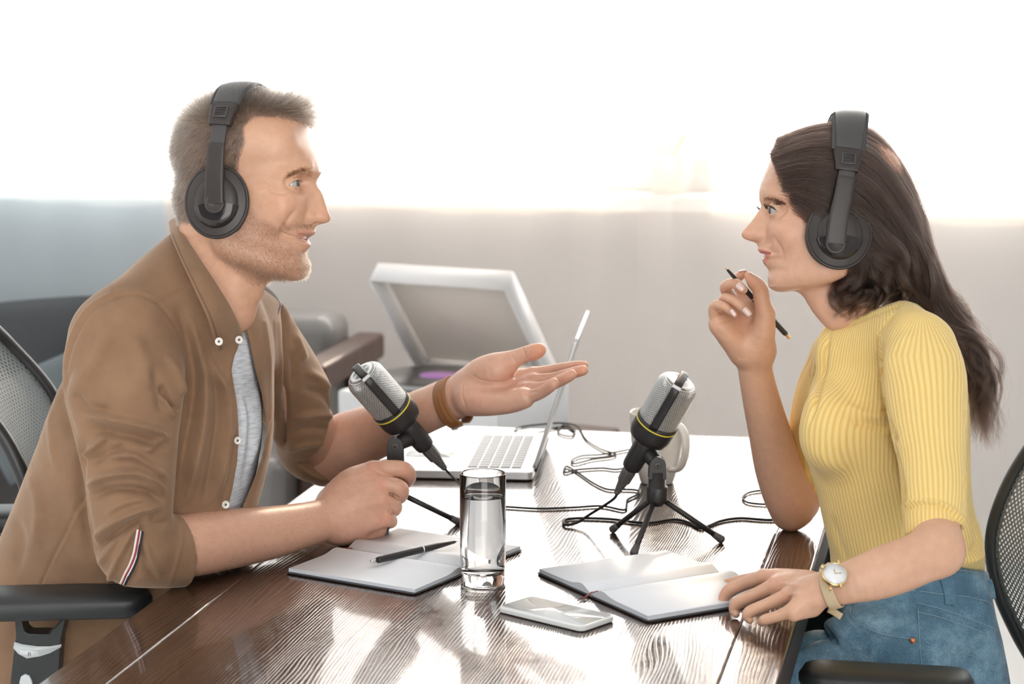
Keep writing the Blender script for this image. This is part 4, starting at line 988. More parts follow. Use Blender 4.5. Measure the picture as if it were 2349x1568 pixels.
        if near:
            b0 = part(max(mid-2, lo), min(mid+2, hi), X, 16.5, 3, 'grip_plate', m_hps, 15.5, hous)
            P = path[mid]; t = nrm(path[mid+1]-path[mid-1]); n2 = nrm(np.cross(t, X)); n2 = n2 if n2@(P-H(0, 0, cup[2])) > 0 else -n2
            mb = MB()
            for q in range(-2, 3): mb.box(P+n2*19*s+t*q*4.6*s, (12*s, 1.0*s, 1.2*s), [nrm(X), t, n2])
            mb.build('grip_ribs', m_hp, hous)
    i0, i1 = idx_at(boxat[0]-2, True), idx_at(boxat[0]-2, False); n_ = i1-i0+1; tt = np.linspace(-1, 1, n_)
    hw = 36+5*np.cos(tt*PI/2); pad = part(i0, i1, X, hw, 10+3*np.cos(tt*PI/2), 'headband_pad', m_hpl, 5, ex=2.6)
    P = path[i0:i1+1]; Pf = cat(P, 8)[::2]; T = np.gradient(Pf, axis=0); hwf = np.interp(np.linspace(0, 1, len(Pf)), np.linspace(0, 1, n_), hw)
    for e in (-1, 1):
        mb = MB()
        for j in range(0, len(Pf)-1):
            t = nrm(T[j]); n2 = nrm(np.cross(t, X)); n2 = n2 if n2@(Pf[j]-H(0, 0, cup[2])) > 0 else -n2
            c = Pf[j]+X*e*hwf[j]*.90*s+n2*13.5*s; mb.tube([c-X*e*2*s-t*1.2*s-n2*.5*s, c+X*e*5*s+t*1.2*s-n2*5*s], 1.25*s, 5)
        mb.build('stitching', m_hps, pad)
    # pivot cap on the near cup
    for side in (-1, 1):
        base = path[0] if side < 0 else path[-1]; out = nrm(H.Y*side+H.X*cyaw)
        c = base+out*8*s; MB().lathe([(0, -16*s), (armw*.98*s, -16*s), (armw*1.0*s, 3*s), (armw*.95*s, 5*s), (armw*.72*s, 5.4*s), (armw*.70*s, 4.4*s), (0, 4.8*s)], c, out, 40).build('pivot', m_hp, r)
    return r
# ================================================================ the man
man = thing('person', 'bearded man in an open brown shirt over a white t-shirt, gesturing with an open hand', 'person', tuple(at(250, 1500, 3.05)*np.array([1, 1, 0])+UZ*.45))
bodyV = []; bodyF = []; bodyC = []
def acc(V, Q, C, store):
    b = sum(len(v) for v in store[0]); store[0].append(V); store[1].append(Q+b); store[2].append(C)
MB_ = ([], [], [])
V, Q = head_mesh(HM, PM, profM, neckM(HM))
hV, hQ = V, Q
C = head_colors(HM, PM, V, (.63, .37, .245), (.59, .295, .215), (.70, .29, .19))
x, y, v = HM.loc(V)
beard_poly = [(-30, 400), (22, 392), (36, 425), (50, 470), (72, 505), (98, 512), (112, 524), (120, 515), (150, 512), (172, 517), (170, 528), (140, 531), (112, 548), (128, 560), (148, 574), (160, 585), (160, 640), (60, 650), (36, 655), (-20, 615), (-50, 560), (-45, 470)]
bm = in_poly(np.stack([x, v], 1).astype(np.float32), beard_poly); bmask = np.clip(-bm/12+.2, 0, 1)*np.clip((x+60)/30, 0, 1)
scalp_poly = [(152, 290), (110, 282), (62, 284), (46, 304), (50, 338), (30, 380), (22, 420), (-5, 470), (-60, 520), (-150, 515), (-230, 400), (-200, 200), (0, 150), (160, 200)]
sm = in_poly(np.stack([x, v], 1).astype(np.float32), scalp_poly)
C = C*(1-.30*bmask[:, None])+np.array([.20, .12, .09])*.30*bmask[:, None]
sk = np.clip(-sm/10, 0, 1)[:, None]; C = C*(1-.8*sk)+np.array([.11, .085, .07])*.8*sk
acc(V, Q, C, MB_)
# creases of the smile and round the eye
def crease(V, Q, H, lines, near=True):
    n_ = vnormals(V, Q); x, y, v = H.loc(V); q = np.stack([x, v], 1).astype(np.float32); d = np.zeros(len(V))
    for ln, w_, a in lines:
        dd, t = seg_dist(q, cat(np.array(ln), 5)); g = np.exp(-(dd/w_)**2)*np.sin(np.clip(t, 0.02, .98)*PI)**.5; g2 = np.exp(-((dd-w_*2)/(w_*1.5))**2)*.0
        d += a*g*(x > 0)
    return (V+n_*(d*H.s)[:, None]).astype(np.float32)
MC = [([(150, 488), (140, 500), (128, 516), (116, 532), (110, 550), (112, 566)], 5, -4.6), ([(142, 462), (126, 486), (110, 508), (98, 540)], 17, 5.5),
      ([(96, 430), (84, 424), (76, 416)], 2.2, -1.2), ([(96, 434), (84, 436), (74, 440)], 2.2, -1.2), ([(95, 438), (86, 446), (78, 454)], 2.2, -1.0), ([(142, 446), (126, 452), (108, 450), (98, 442)], 3.5, -2.0),
      ([(148, 547), (136, 546), (124, 542), (112, 536)], 2.4, -3.2), ([(112, 534), (106, 542), (104, 554)], 4, -1.2)]
V = crease(hV, hQ, HM, MC); MB_[0][0] = V; hV = V
m_hairM = hair_mat('greying_brown_hair', (.016, .011, .008), (.20, .16, .13)); m_beard = hair_mat('stubble', (.05, .025, .014), (.22, .14, .09))
def flowM(x, y, v, nl):
    D = np.zeros((len(x), 3)); top = np.clip((300-v)/50, 0, 1); fr = np.clip((x-0)/90, 0, 1); bk = np.clip((-x-70)/50, 0, 1)
    D[:, 0] = -.35+1.5*top*fr+.25*top*(1-fr); D[:, 2] = -1.0*(1-top)+top*(.02+1.0*(1-fr)); D[:, 1] = nl[:, 1]*.25
    D[:, 0] -= bk*.35; D[:, 2] += -.5*bk*(1-top)
    return D+nl*(.35+.75*top*(1-fr*.75))[:, None]
def lenM(x, y, v):
    top = np.clip((315-v)/60, 0, 1); fr = np.clip((x-60)/60, 0, 1); nape = np.clip((v-440)/50, 0, 1); side = np.clip((v-330)/60, 0, 1)*np.clip((x+60)/60, 0, 1)
    return 21+top*20+top*fr*12-nape*11-side*9
wsc = np.clip(-sm/6, 0, 1)*(hV[:, 2] > 0)
short_hair('hair', HM, hV, hQ, wsc, 24000, flowM, lenM, .00019, m_hairM, man, 6, .22)
wb = np.clip(-bm/14+.05, 0, 1)*np.clip((x+40)/40, 0, 1); lipm = np.zeros(len(hV)); 
lipd = in_poly(np.stack([x, v], 1).astype(np.float32), [(112, 540), (140, 530), (172, 524), (175, 572), (150, 572), (128, 560)]); wb = wb*(lipd > -1)*(1+1.6*(v < 530)*(x > 120))
short_hair('beard', HM, hV, hQ, wb, 12000, lambda x, y, v, nl: np.stack([.25+0*x, 0*x, -1+0*x], 1)+nl*.45, lambda x, y, v: 7.5+3*np.clip((v-560)/60, 0, 1), .00013, m_beard, man, 3, .3)
def brow(H, V, Q, pts, n, ln, m, parent, thick=5, rad=.00012):
    x, y, v = H.loc(V); d, t = seg_dist(np.stack([y, v], 1).astype(np.float32), np.array([(a, b) for a, b in pts])); w_ = np.exp(-(d/thick)**2)*(x > 60)*(d < thick*1.4)
    d2, t2 = seg_dist(np.stack([-y, v], 1).astype(np.float32), np.array([(a, b) for a, b in pts])); w_ = w_+np.exp(-(d2/thick)**2)*(x > 60)*(d2 < thick*1.4)
    short_hair('eyebrow', H, V, Q, w_, n, lambda x, y, v, nl: np.stack([-.9+0*x, np.sign(y)*1.0, .35-.5*(np.abs(y) > 60)], 1)+nl*.2, lambda x, y, v: ln+0*x, rad, m, parent, 3, .2)
brow(HM, hV, hQ, [(-22, 403), (-40, 397), (-60, 399), (-76, 409)], 2600, 10, m_beard, man, 5.0, .00015)
bpath = [(-13, -150, 476), (-12, -152, 430), (-10, -150, 380), (-7, -145, 330), (-3, -130, 277), (0, -98, 239), (0, -55, 215), (0, 0, 205), (0, 55, 212), (-1, 98, 232), (-4, 130, 268), (-10, 145, 320), (-14, 150, 370), (-16, 152, 420), (-17, 150, 466)]
headphones(HM, 'black over-ear headphones worn by the bearded man', (-18, -128, 470), bpath, (258, 304, 340), .12, 74, 84)
YS = .0006
m_shirt = mat('brown_cotton', (.235, .125, .062), .85, 0, **{'Sheen Weight': .35, 'Sheen Roughness': .4}); bsdf(m_shirt).inputs['Sheen Tint'].default_value = (1, .85, .7, 1)
nn = noise(m_shirt, 1400, 2, .5); n2 = noise(m_shirt, 14, 5, .6); r2 = ramp(m_shirt, (.3, (.215, .120, .066)), (.7, (.28, .163, .092))); L(m_shirt, n2.outputs[0], r2.inputs[0]); L(m_shirt, r2.outputs[0], bsdf(m_shirt).inputs[0])
b1 = bump(m_shirt, n2.outputs[0], .25, .004); bump(m_shirt, nn.outputs[0], .25, .0004, b1)
m_tee = mat('white_jersey', (.62, .65, .69), .85); nn = noise(m_tee, 60, 4, .6, mscale=(1, 1, 6)); r2 = ramp(m_tee, (.35, (.50, .53, .57)), (.6, (.72, .75, .79))); L(m_tee, nn.outputs[0], r2.inputs[0]); L(m_tee, r2.outputs[0], bsdf(m_tee).inputs[0])
# ---- torso core shared by skin body, t-shirt and shirt
def torsoM(f, t=0.0, k=.05):
    def C(pts, fl): 
        P = [at(u, v, Y) for u, v, Y, r in pts]; R = [max(PXR(r, Y)-t, .01) for u, v, Y, r in pts]; f.add(chain(P, R, 4, CF, fl), k)
    C([(400, 880, 3.05, 232), (372, 1000, 3.05, 262), (330, 1130, 3.07, 275), (275, 1270, 3.10, 275), (215, 1420, 3.11, 272), (175, 1560, 3.12, 275)], .92)
    C([(300, 745, 2.92, 108), (420, 690, 3.02, 112), (560, 760, 3.17, 108), (600, 800, 3.22, 100)], 1.0)
    C([(430, 690, 3.03, 118), (455, 600, 3.03, 84)], 1.0)
    C([(440, 700, 3.0, 112), (505, 790, 3.0, 110)], 1.0)
silM = [(385, 512), (330, 560), (262, 618), (200, 690), (155, 752), (122, 830), (98, 905), (84, 965), (76, 1010), (48, 1080), (20, 1150), (-5, 1200), (-70, 1330), (-110, 1600), (560, 1600), (575, 1300), (597, 1165), (617, 1094), (636, 1020), (643, 946), (649, 878), (650, 785), (646, 716), (690, 700), (700, 640), (600, 640), (520, 600), (430, 500)]
teeP = [(500, 690), (530, 712), (553, 712), (560, 745), (571, 779), (586, 847), (600, 900), (609, 946), (612, 985), (602, 1044), (580, 1106), (556, 1162), (545, 1200), (510, 1200), (522, 1168), (534, 1112), (543, 1057), (547, 1001), (544, 946), (538, 900), (531, 847), (538, 815), (545, 800), (552, 775), (549, 755), (520, 700)]
f = Field(); torsoM(f); f.isect(slab(silM, 2.5, 3.6), .02)
# open front and neck
f.sub(slab(teeP, 2.5, 3.14), .003)
f.sub(slab([(404, 498), (430, 540), (460, 591), (495, 644), (535, 709), (552, 745), (556, 717), (578, 668), (603, 650), (625, 620), (640, 560), (500, 430)], 2.4, 3.6), .004)
mainf = f; f = Field()
limb(f, [(600, 790, 3.22, 92), (650, 870, 3.30, 92), (700, 960, 3.37, 88), (722, 1015, 3.42, 84)], .03, 4, CF, .85)
limb(f, [(722, 1015, 3.42, 80), (742, 1032, 3.44, 78)], .02, 2, CF, .85)
P1 = at(765, 1042, 3.455); ax1 = nrm(at(800, 1018, 3.42)-at(735, 1053, 3.45)); bx1 = nrm(np.cross(ax1, CF)); 
f.sub(rbox(P1+ax1*.105, (.1, .10, .10), .002, [ax1, bx1, np.cross(ax1, bx1)]), .003)
g = Field(); limb(g, [(745, 1030, 3.43, 68), (840, 1000, 3.42, 64)], .01, 2, CF, .85); f.sub(g.ops[0][1], .003)
farS = f; f = Field()
limb(f, [(282, 785, 2.92, 128), (284, 870, 2.90, 140), (290, 980, 2.88, 122), (298, 1090, 2.865, 106), (300, 1180, 2.86, 98), (312, 1250, 2.86, 92)], .012, 5, CF, .82)
limb(f, [(312, 1252, 2.86, 92), (352, 1262, 2.875, 88), (410, 1262, 2.895, 87)], .010, 3, CF, .8)
P0 = at(404, 1262, 2.895); ax0 = nrm(at(418, 1254, 2.905)-at(330, 1272, 2.865)); bx0 = nrm(np.cross(ax0, CF))
f.sub(rbox(P0+ax0*.105, (.1, .10, .07), .002, [ax0, bx0, np.cross(ax0, bx0)]), .003)
g = Field(); limb(g, [(365, 1262, 2.88, 74), (410, 1262, 2.895, 76), (470, 1262, 2.91, 77)], .01, 2, CF, .8); f.sub(g.ops[0][1], .003)
nearS = f; f = mainf; f.add(farS.prim(at(670, 900, 3.32), .24), .02); f.add(nearS.prim(at(300, 1040, 2.89), .29), .010)
V, Q = f.mesh(.0031, smooth=1)
FOLDS_A = [([(191, 951), (264, 963), (337, 982), (393, 1009)], 10, 9), ([(185, 985), (255, 992), (330, 1008), (385, 1035)], 13, -6),
 ([(182, 1052), (220, 1024), (252, 989)], 9, 7), ([(205, 1062), (250, 1040), (290, 1020)], 11, -5), ([(230, 1046), (305, 1045), (352, 1075), (385, 1098)], 10, 7), ([(330, 1035), (355, 1020), (375, 1000)], 9, 5),
 ([(196, 1120), (247, 1090), (321, 1086), (383, 1128)], 10, 10), ([(204, 1142), (260, 1122), (333, 1126), (379, 1152)], 9, -9),
 ([(210, 1240), (259, 1199), (321, 1168), (372, 1162)], 10, 9), ([(216, 1262), (278, 1216), (335, 1184)], 9, -8), ([(240, 1180), (290, 1150), (350, 1142)], 12, 4),
 ([(247, 1341), (272, 1279), (315, 1193)], 9, 6), ([(225, 1300), (250, 1260), (270, 1230)], 9, 4),
 ([(381, 813), (410, 869), (420, 913)], 8, 5), ([(370, 880), (392, 922), (408, 948)], 8, -8), ([(372, 905), (386, 935), (402, 962)], 6, 5), ([(345, 840), (365, 900), (372, 950)], 14, -4), ([(250, 730), (235, 800), (200, 860), (160, 905)], 22, 4), ([(300, 760), (330, 830), (345, 900)], 24, 4), ([(170, 900), (200, 935), (260, 940)], 14, -5)]
FOLDS = [(p, w_*.80, a*1.6) for p, w_, a in FOLDS_A]+[
 ([(432, 723), (457, 804), (472, 865), (465, 970), (444, 1081), (426, 1162)], 11, 12), ([(405, 700), (430, 765), (444, 859), (440, 946), (420, 1050), (405, 1150)], 11, -10), ([(481, 816), (519, 890), (527, 970), (512, 1069), (488, 1156)], 10, 9), ([(480, 860), (496, 900), (500, 970), (484, 1081), (465, 1160)], 10, -9),
 ([(470, 760), (500, 830), (520, 870)], 8, -4), ([(123, 804), (105, 878), (97, 950)], 9, 5), ([(170, 830), (140, 900), (150, 960), (173, 1010)], 10, -6), ([(150, 800), (120, 900), (118, 1000), (135, 1100)], 9, 4), ([(66, 1080), (90, 1160), (80, 1260)], 14, 5), ([(30, 1180), (50, 1240), (30, 1330)], 12, -4), ([(196, 1000), (180, 1080), (190, 1180), (215, 1290)], 12, -10),
 ([(330, 1370), (280, 1480), (180, 1600)], 16, 6), ([(60, 1480), (40, 1560)], 10, -3),
 # seams
 ([(364, 694), (340, 682), (309, 675), (259, 684), (204, 721), (167, 789), (151, 847)], 3.2, -2.6, 1), ([(358, 684), (309, 665), (252, 674), (195, 712), (156, 785), (141, 850)], 3.4, 1.5, 1), ([(364, 693), (400, 672), (432, 656)], 2.6, -2.0, 1), ([(262, 637), (259, 681)], 2.4, -1.4, 1),
 ([(187, 1135), (154, 1211), (117, 1285), (85, 1360)], 2.8, -2.4, 1), ([(196, 1138), (163, 1214), (126, 1288)], 3, 1.2, 1), ([(364, 696), (405, 750), (425, 800)], 3, -2.0, 1),
 ([(522, 1170), (534, 1112), (541, 1057), (544, 1001), (540, 946), (534, 900), (526, 850)], 4, 1.6, 1), ([(506, 1165), (519, 1110), (527, 1050), (530, 1000), (528, 946), (520, 890)], 2.4, -1.8, 1),
 # far lapel and sleeve
 ([(628, 740), (632, 820), (630, 900), (624, 960), (610, 1030), (590, 1100), (570, 1160)], 2.6, -3.0, 1), ([(607, 740), (618, 820), (622, 900), (620, 960)], 5, 3, 1), ([(640, 740), (645, 840), (641, 930), (628, 1030), (600, 1130)], 5, 4, 1),
 ([(652, 700), (656, 800), (656, 930), (648, 1020)], 6, -12, 1), ([(672, 760), (690, 800), (700, 830)], 8, 6), ([(668, 800), (675, 850), (672, 900)], 9, -6), ([(700, 850), (735, 870), (760, 900)], 9, 7), ([(690, 890), (740, 905), (780, 950)], 9, -6), ([(670, 960), (730, 950), (790, 960)], 8, 6), ([(660, 1000), (700, 985), (760, 985)], 8, -5), ([(655, 1035), (700, 1020), (750, 1015)], 6, 5),
 # cuff
 ([(384, 1352), (402, 1302), (417, 1240), (421, 1178)], 4, 1.5, 1), ([(321, 1254), (333, 1298), (362, 1335)], 5, -5), ([(330, 1240), (350, 1290), (375, 1320)], 6, 4), ([(318, 1200), (312, 1260), (296, 1320), (285, 1350)], 3, 3.5, 1), ([(327, 1205), (322, 1262), (306, 1325)], 4, -4, 1), ([(345, 1180), (360, 1200), (390, 1195)], 7, -4)]
V = stamp(V, Q, FOLDS)
shirt = mesh('shirt', V, Q, m_shirt, man)
tag(shirt, 'brown long sleeved cotton shirt worn open with rolled cuffs')
f = Field(); torsoM(f, .019); f.isect(slab(silM, 2.5, 3.6, -.008), .02); limb(f, [(500, 690, 3.02, 66), (520, 730, 3.03, 70)], .03, 2)
f.sub(rbox(at(495, 640, 3.0), (.2, .3, .046), .002, [nrm([1, 0, -.15]), nrm([0, 1, 0]), nrm([.15, 0, 1])]), .004)
V, Q = f.mesh(.0045, at(440, 1220, 3.2)-np.array([.02, .4, .02]), at(720, 660, 3.2)+np.array([0, .4, .04]))
V = stamp(V, Q, [([(545, 900), (560, 950), (556, 1020), (545, 1090)], 6, 4), ([(575, 850), (590, 930), (590, 1000), (565, 1090)], 7, 5), ([(556, 760), (568, 820), (578, 880)], 6, 4), ([(560, 900), (575, 960), (572, 1040), (552, 1120)], 5, -4), ([(534, 722), (545, 724), (556, 724)], 2.5, -2, 1)])
mesh('t_shirt', V, Q, m_tee, man)
# collar leaves, buttons, cuff tape
def sheet(name, A_, B_, m, par, th=.0022, nu=8, bulge=0, m2=None):
    a = cat([at(*p) for p in A_], 6); b = cat([at(*p) for p in B_], 6); n = len(a); V = []; Fc = []
    for j in range(nu+1):
        t = j/nu
        for i in range(n): V.append(a[i]*(1-t)+b[i]*t-CF*bulge*math.sin(PI*t))
    for j in range(nu):
        for i in range(n-1): q = j*n+i; Fc.append((q, q+1, q+n+1, q+n))
    o = mesh(name, V, Fc, m, par); md = o.modifiers.new('s', 'SOLIDIFY'); md.thickness = th; md.offset = 0; md2 = o.modifiers.new('b', 'BEVEL'); md2.width = th*.3; md2.segments = 2
    return o
ca_ = [(404, 500, 3.06), (422, 538, 2.955), (456, 591, 2.905), (491, 644, 2.880), (531, 709, 2.885), (551, 752, 2.91), (557, 776, 2.925)]
cb_ = [(388, 510, 3.07), (394, 545, 2.955), (414, 594, 2.885), (443, 657, 2.855), (474, 724, 2.850), (489, 770, 2.86), (501, 806, 2.875)]
col_ = sheet('collar', ca_, cb_, m_shirt, shirt, .0028, 8, .006)
sheet('collar_stitching', [(p[0]*.88+q[0]*.12, p[1]*.88+q[1]*.12, p[2]*.88+q[2]*.12-.010) for p, q in zip(cb_, ca_)], [(p[0]*.86+q[0]*.14+.5, p[1]*.86+q[1]*.14, p[2]*.86+q[2]*.14-.010) for p, q in zip(cb_, ca_)], mat('brown_thread', (.13, .065, .035), .8), col_, .0008, 1)
m_inner = mat('blue_grey_lining', (.16, .13, .13), .8)
sheet('collar', [(560, 668, 3.10), (590, 655, 3.13), (604, 653, 3.15), (630, 676, 3.17), (645, 700, 3.17)], [(575, 700, 3.10), (600, 705, 3.12), (612, 708, 3.13), (628, 722, 3.14), (636, 731, 3.14)], m_inner, shirt, .0028, 6, .004)
m_btn = mat('button', (.80, .76, .70), .3); m_bt2 = mat('button_hole', (.06, .05, .045), .5)
for u, v, Y, dx in ((503, 783, 2.848, -.25), (548, 779, 2.895, .35), (544, 1010, 2.93, .9), (517, 1157, 2.885, .6)):
    c = at(u, v, Y); ax_ = nrm(-CF+CR*dx)
    b_ = MB().lathe([(0, 0), (.0052, 0), (.0054, .001), (.0052, .0022), (.0040, .0024), (.0034, .0014), (0, .0014)], c, ax_, 28).build('button', m_btn, shirt)
    MB().lathe([(0, .0012), (.0016, .0012), (.0016, .0018), (0, .0018)], c, ax_, 12).build('button_thread', m_bt2, b_)
def ontop(V, Q, uvs, lift=.001):
    """points of the mesh surface seen at these pixels (nearest to the camera)"""
    uv = topx(V); out = []
    for u, v in uvs:
        d = np.hypot(uv[:, 0]-u, uv[:, 1]-v); k = np.where(d < max(4, d.min()+2))[0]; Yv = V[k, 1].min(); out.append(at(u, v, Yv-lift))
    return np.array(out)
sV = np.array([x.co for x in shirt.data.vertices]) if False else None
me = shirt.data; arr = np.empty(len(me.vertices)*3, np.float32); me.vertices.foreach_get('co', arr); sV = arr.reshape(-1, 3)
tp = [(321, 1216), (316, 1245), (311, 1272), (302, 1297), (290, 1320), (281, 1340)]
for off, c_, w_ in ((-5.5, (.80, .77, .72), .0016), (-1.5, (.35, .03, .04), .0012), (2.5, (.80, .77, .72), .0010), (6, (.015, .015, .03), .0018)):
    P = ontop(sV, None, [(u+off*.9, v+off*.35) for u, v in tp], .0022); V_, F_ = ribbon(cat(P, 5), CR, w_, .0006, 8); mesh('cuff_tape', V_, F_, mat('tape_%d' % int(c_[0]*100), c_, .7), shirt)
# ---- trousers under the table
f = Field(); f.add(chain([at(175, 1570, 3.08), at(420, 1650, 3.0), at(700, 1700, 2.96)], [.085, .08, .07], 3), .02); f.add(chain([at(190, 1570, 3.24), at(430, 1650, 3.24), at(720, 1690, 3.26)], [.085, .085, .07], 3), .02); f.add(ell(at(150, 1600, 3.15), (.14, .16, .10)), .04)
f.add(chain([at(700, 1700, 2.96), at(700, 2050, 2.98), at(700, 2400, 3.0)], [.07, .055, .05], 3), .02); f.add(chain([at(720, 1690, 3.26), at(720, 2000, 3.26), at(720, 2300, 3.28)], [.07, .055, .05], 3), .02)
V, Q = f.mesh(.008); mesh('trousers', V, Q, mat('brown_trousers', (.10, .06, .04), .85), man)
# ---- skin: hidden torso, forearms, hands
f = Field(); torsoM(f, .03); f.isect(slab(silM, 2.5, 3.6, -.016), .02); limb(f, [(282, 785, 2.92, 80), (290, 980, 2.88, 66), (300, 1180, 2.86, 58), (330, 1255, 2.865, 56)], .02, 3); limb(f, [(600, 790, 3.22, 70), (700, 960, 3.37, 64), (735, 1035, 3.44, 56)], .02, 3)
V, Q = f.mesh(.012); acc(V, Q, skin_cols(V, (.62, .37, .26)), MB_)
SKM = (.64, .375, .265); RED = (.66, .27, .19)
# near forearm and closed hand
f = Field()
limb(f, [(330, 1258, 2.865, 62), (420, 1252, 2.905, 74), (520, 1236, 2.96, 71), (620, 1221, 3.02, 62), (700, 1204, 3.07, 53), (758, 1188, 3.105, 48)], .01, 4, CF, .82)
MC_ = [((856, 1078, 3.145), 22), ((868, 1110, 3.125), 22), ((876, 1148, 3.115), 21), ((884, 1188, 3.115), 20)]
wr = [(775, 1150, 3.115, 34), (772, 1175, 3.105, 36), (775, 1195, 3.105, 36), (780, 1212, 3.11, 32)]
for (m_, r_), w_ in zip(MC_, wr): limb(f, [w_, ((w_[0]+m_[0])/2, (w_[1]+m_[1])/2-1, (w_[2]+m_[2])/2-.004, (w_[3]+r_)/2), (*m_, r_)], .016, 3)
limb(f, [(770, 1205, 3.11, 36), (820, 1218, 3.125, 32), (862, 1212, 3.14, 26)], .014, 3)
limb(f, [(765, 1150, 3.125, 36), (800, 1110, 3.14, 34), (835, 1090, 3.16, 28)], .016, 3)
limb(f, [(800, 1150, 3.15, 44), (850, 1150, 3.165, 40)], .02, 2)
fist = [([(856, 1078, 3.145, 22), (893, 1074, 3.14, 20), (926, 1078, 3.145, 20.5), (938, 1092, 3.165, 17.5), (928, 1106, 3.195, 15), (903, 1106, 3.205, 13)], .0025),
        ([(868, 1110, 3.125, 22), (900, 1113, 3.125, 20), (918, 1122, 3.13, 20.5), (918, 1138, 3.155, 17), (905, 1142, 3.185, 15), (885, 1138, 3.19, 13)], .0025),
        ([(876, 1148, 3.115, 21), (893, 1153, 3.12, 18.5), (905, 1160, 3.13, 18), (905, 1170, 3.155, 15), (892, 1172, 3.18, 13)], .0025),
        ([(884, 1188, 3.115, 20), (893, 1191, 3.125, 17), (897, 1196, 3.14, 15.5), (892, 1200, 3.165, 13)], .0025)]
for pts, k in fist: limb(f, pts, k, 4)
limb(f, [(800, 1120, 3.17, 28), (850, 1082, 3.20, 20), (885, 1068, 3.205, 16), (903, 1064, 3.20, 13)], .008, 4)
V, Q = f.mesh(.0013)
V = stamp(V, Q, [([(880, 1093), (905, 1099), (920, 1099)], 3, -3), ([(893, 1131), (905, 1137), (914, 1141)], 2.5, -3), ([(892, 1170), (898, 1176), (905, 1178)], 2.5, -3), ([(780, 1100), (830, 1085), (850, 1078)], 5, 1.0), ([(790, 1150), (830, 1128), (862, 1112)], 5, 1.0), ([(790, 1175), (840, 1160), (872, 1148)], 5, .9), ([(810, 1105), (850, 1097), (870, 1094)], 6, -1), ([(925, 1058), (931, 1066), (932, 1080)], 1.5, -.7), ([(921, 1056), (925, 1066), (925, 1078)], 1.5, -.5), ([(922, 1105), (926, 1112), (926, 1122)], 1.5, -.6)])
C = skin_cols(V, SKM, [(856, 1074, 22, RED, .45), (874, 1112, 16, RED, .5), (880, 1148, 14, RED, .4), (885, 1188, 18, RED, .5), (932, 1075, 16, RED, .35), (930, 1120, 12, RED, .3), (820, 1225, 40, (.72, .42, .34), .5)])
acc(V, Q, C, MB_); fV, fQ = V, Q
# far forearm and open hand
f = Field()
limb(f, [(735, 1035, 3.44, 56), (800, 1012, 3.42, 68), (880, 982, 3.385, 62), (960, 948, 3.345, 53), (1030, 918, 3.31, 51), (1062, 905, 3.295, 47)], .01, 4, CF, .8)
limb(f, [(800, 1020, 3.42, 60), (745, 1062, 3.44, 54)], .02, 2)
wc = (1078, 895, 3.285)
mcp = [((1222, 858, 3.285), 17), ((1226, 874, 3.262), 17), ((1216, 893, 3.238), 17), ((1200, 912, 3.215), 17)]
for i, (m_, r_) in enumerate(mcp): w_ = (1085, 885+8*i, 3.292-.006*i, 32-i); limb(f, [w_, ((w_[0]+m_[0])/2, (w_[1]+m_[1])/2+8, (w_[2]+m_[2])/2+.012, 26), (*m_, r_)], .016, 3)
limb(f, [(1078, 880, 3.29, 36), (1104, 858, 3.275, 38), (1138, 846, 3.262, 38), (1166, 832, 3.262, 25)], .014, 4)      # thenar
limb(f, [(1165, 829, 3.262, 22), (1190, 818, 3.258, 19.5), (1206, 812, 3.255, 18.5), (1228, 806, 3.248, 19), (1238, 802, 3.245, 15.5)], .006, 4)
limb(f, [(1084, 915, 3.268, 38), (1120, 922, 3.245, 32), (1170, 921, 3.225, 26), (1205, 914, 3.212, 20)], .014, 4)     # hypothenar
limb(f, [(1100, 890, 3.31, 30), (1190, 882, 3.30, 22)], .02, 2)
hand = [([(1222, 858, 3.285, 17), (1258, 850, 3.290, 13), (1292, 843, 3.285, 12), (1322, 838, 3.275, 11), (1341, 836.5, 3.27, 9)], .003),
        ([(1226, 874, 3.262, 17), (1266, 868, 3.262, 14), (1300, 859, 3.25, 13.5), (1326, 852, 3.238, 13), (1338, 849, 3.232, 12)], .0025),
        ([(1216, 893, 3.238, 17), (1250, 888, 3.232, 15), (1282, 874, 3.215, 14), (1304, 863, 3.2, 13.5), (1311, 858.5, 3.197, 12)], .0025),
        ([(1200, 912, 3.215, 17), (1226, 906, 3.205, 15.5), (1248, 896, 3.19, 14.5), (1266, 883, 3.175, 13.5), (1271, 878, 3.172, 12)], .0025)]
for pts, k in hand: limb(f, pts, k, 4)
V, Q = f.mesh(.0013)
V = stamp(V, Q, [([(1080, 856), (1100, 870), (1130, 876), (1165, 873), (1195, 853)], 2.2, -1.6), ([(1080, 880), (1120, 890), (1165, 888), (1200, 868)], 9, -2.2), ([(1165, 910), (1180, 892), (1200, 882), (1212, 876)], 2, -1.3), ([(1200, 905), (1212, 900), (1236, 898)], 2.2, -1.6), ([(1198, 796), (1202, 806), (1208, 824)], 1.5, -1.2), ([(1172, 808), (1176, 820), (1184, 832)], 1.5, -1.0), ([(1158, 812), (1168, 824), (1178, 834)], 3, -1.5), ([(1062, 880), (1060, 905), (1072, 945)], 2, -1.1), ([(1279, 832), (1280, 845)], 1.5, -.8), ([(1150, 868), (1190, 862), (1214, 852)], 5, -1.2), ([(1232, 864), (1262, 860), (1290, 852)], 2.5, -1.2)], -.1)
C = skin_cols(V, (.66, .40, .29), [(1235, 803, 22, (.76, .30, .16), .6), (1340, 845, 20, (.74, .32, .2), .55), (1308, 862, 18, (.74, .36, .26), .5), (1265, 885, 18, (.74, .38, .28), .4), (1098, 905, 26, (.72, .36, .28), .45), (1165, 845, 30, (.72, .38, .28), .4), (1200, 890, 30, (.70, .38, .29), .4)])
acc(V, Q, C, MB_)
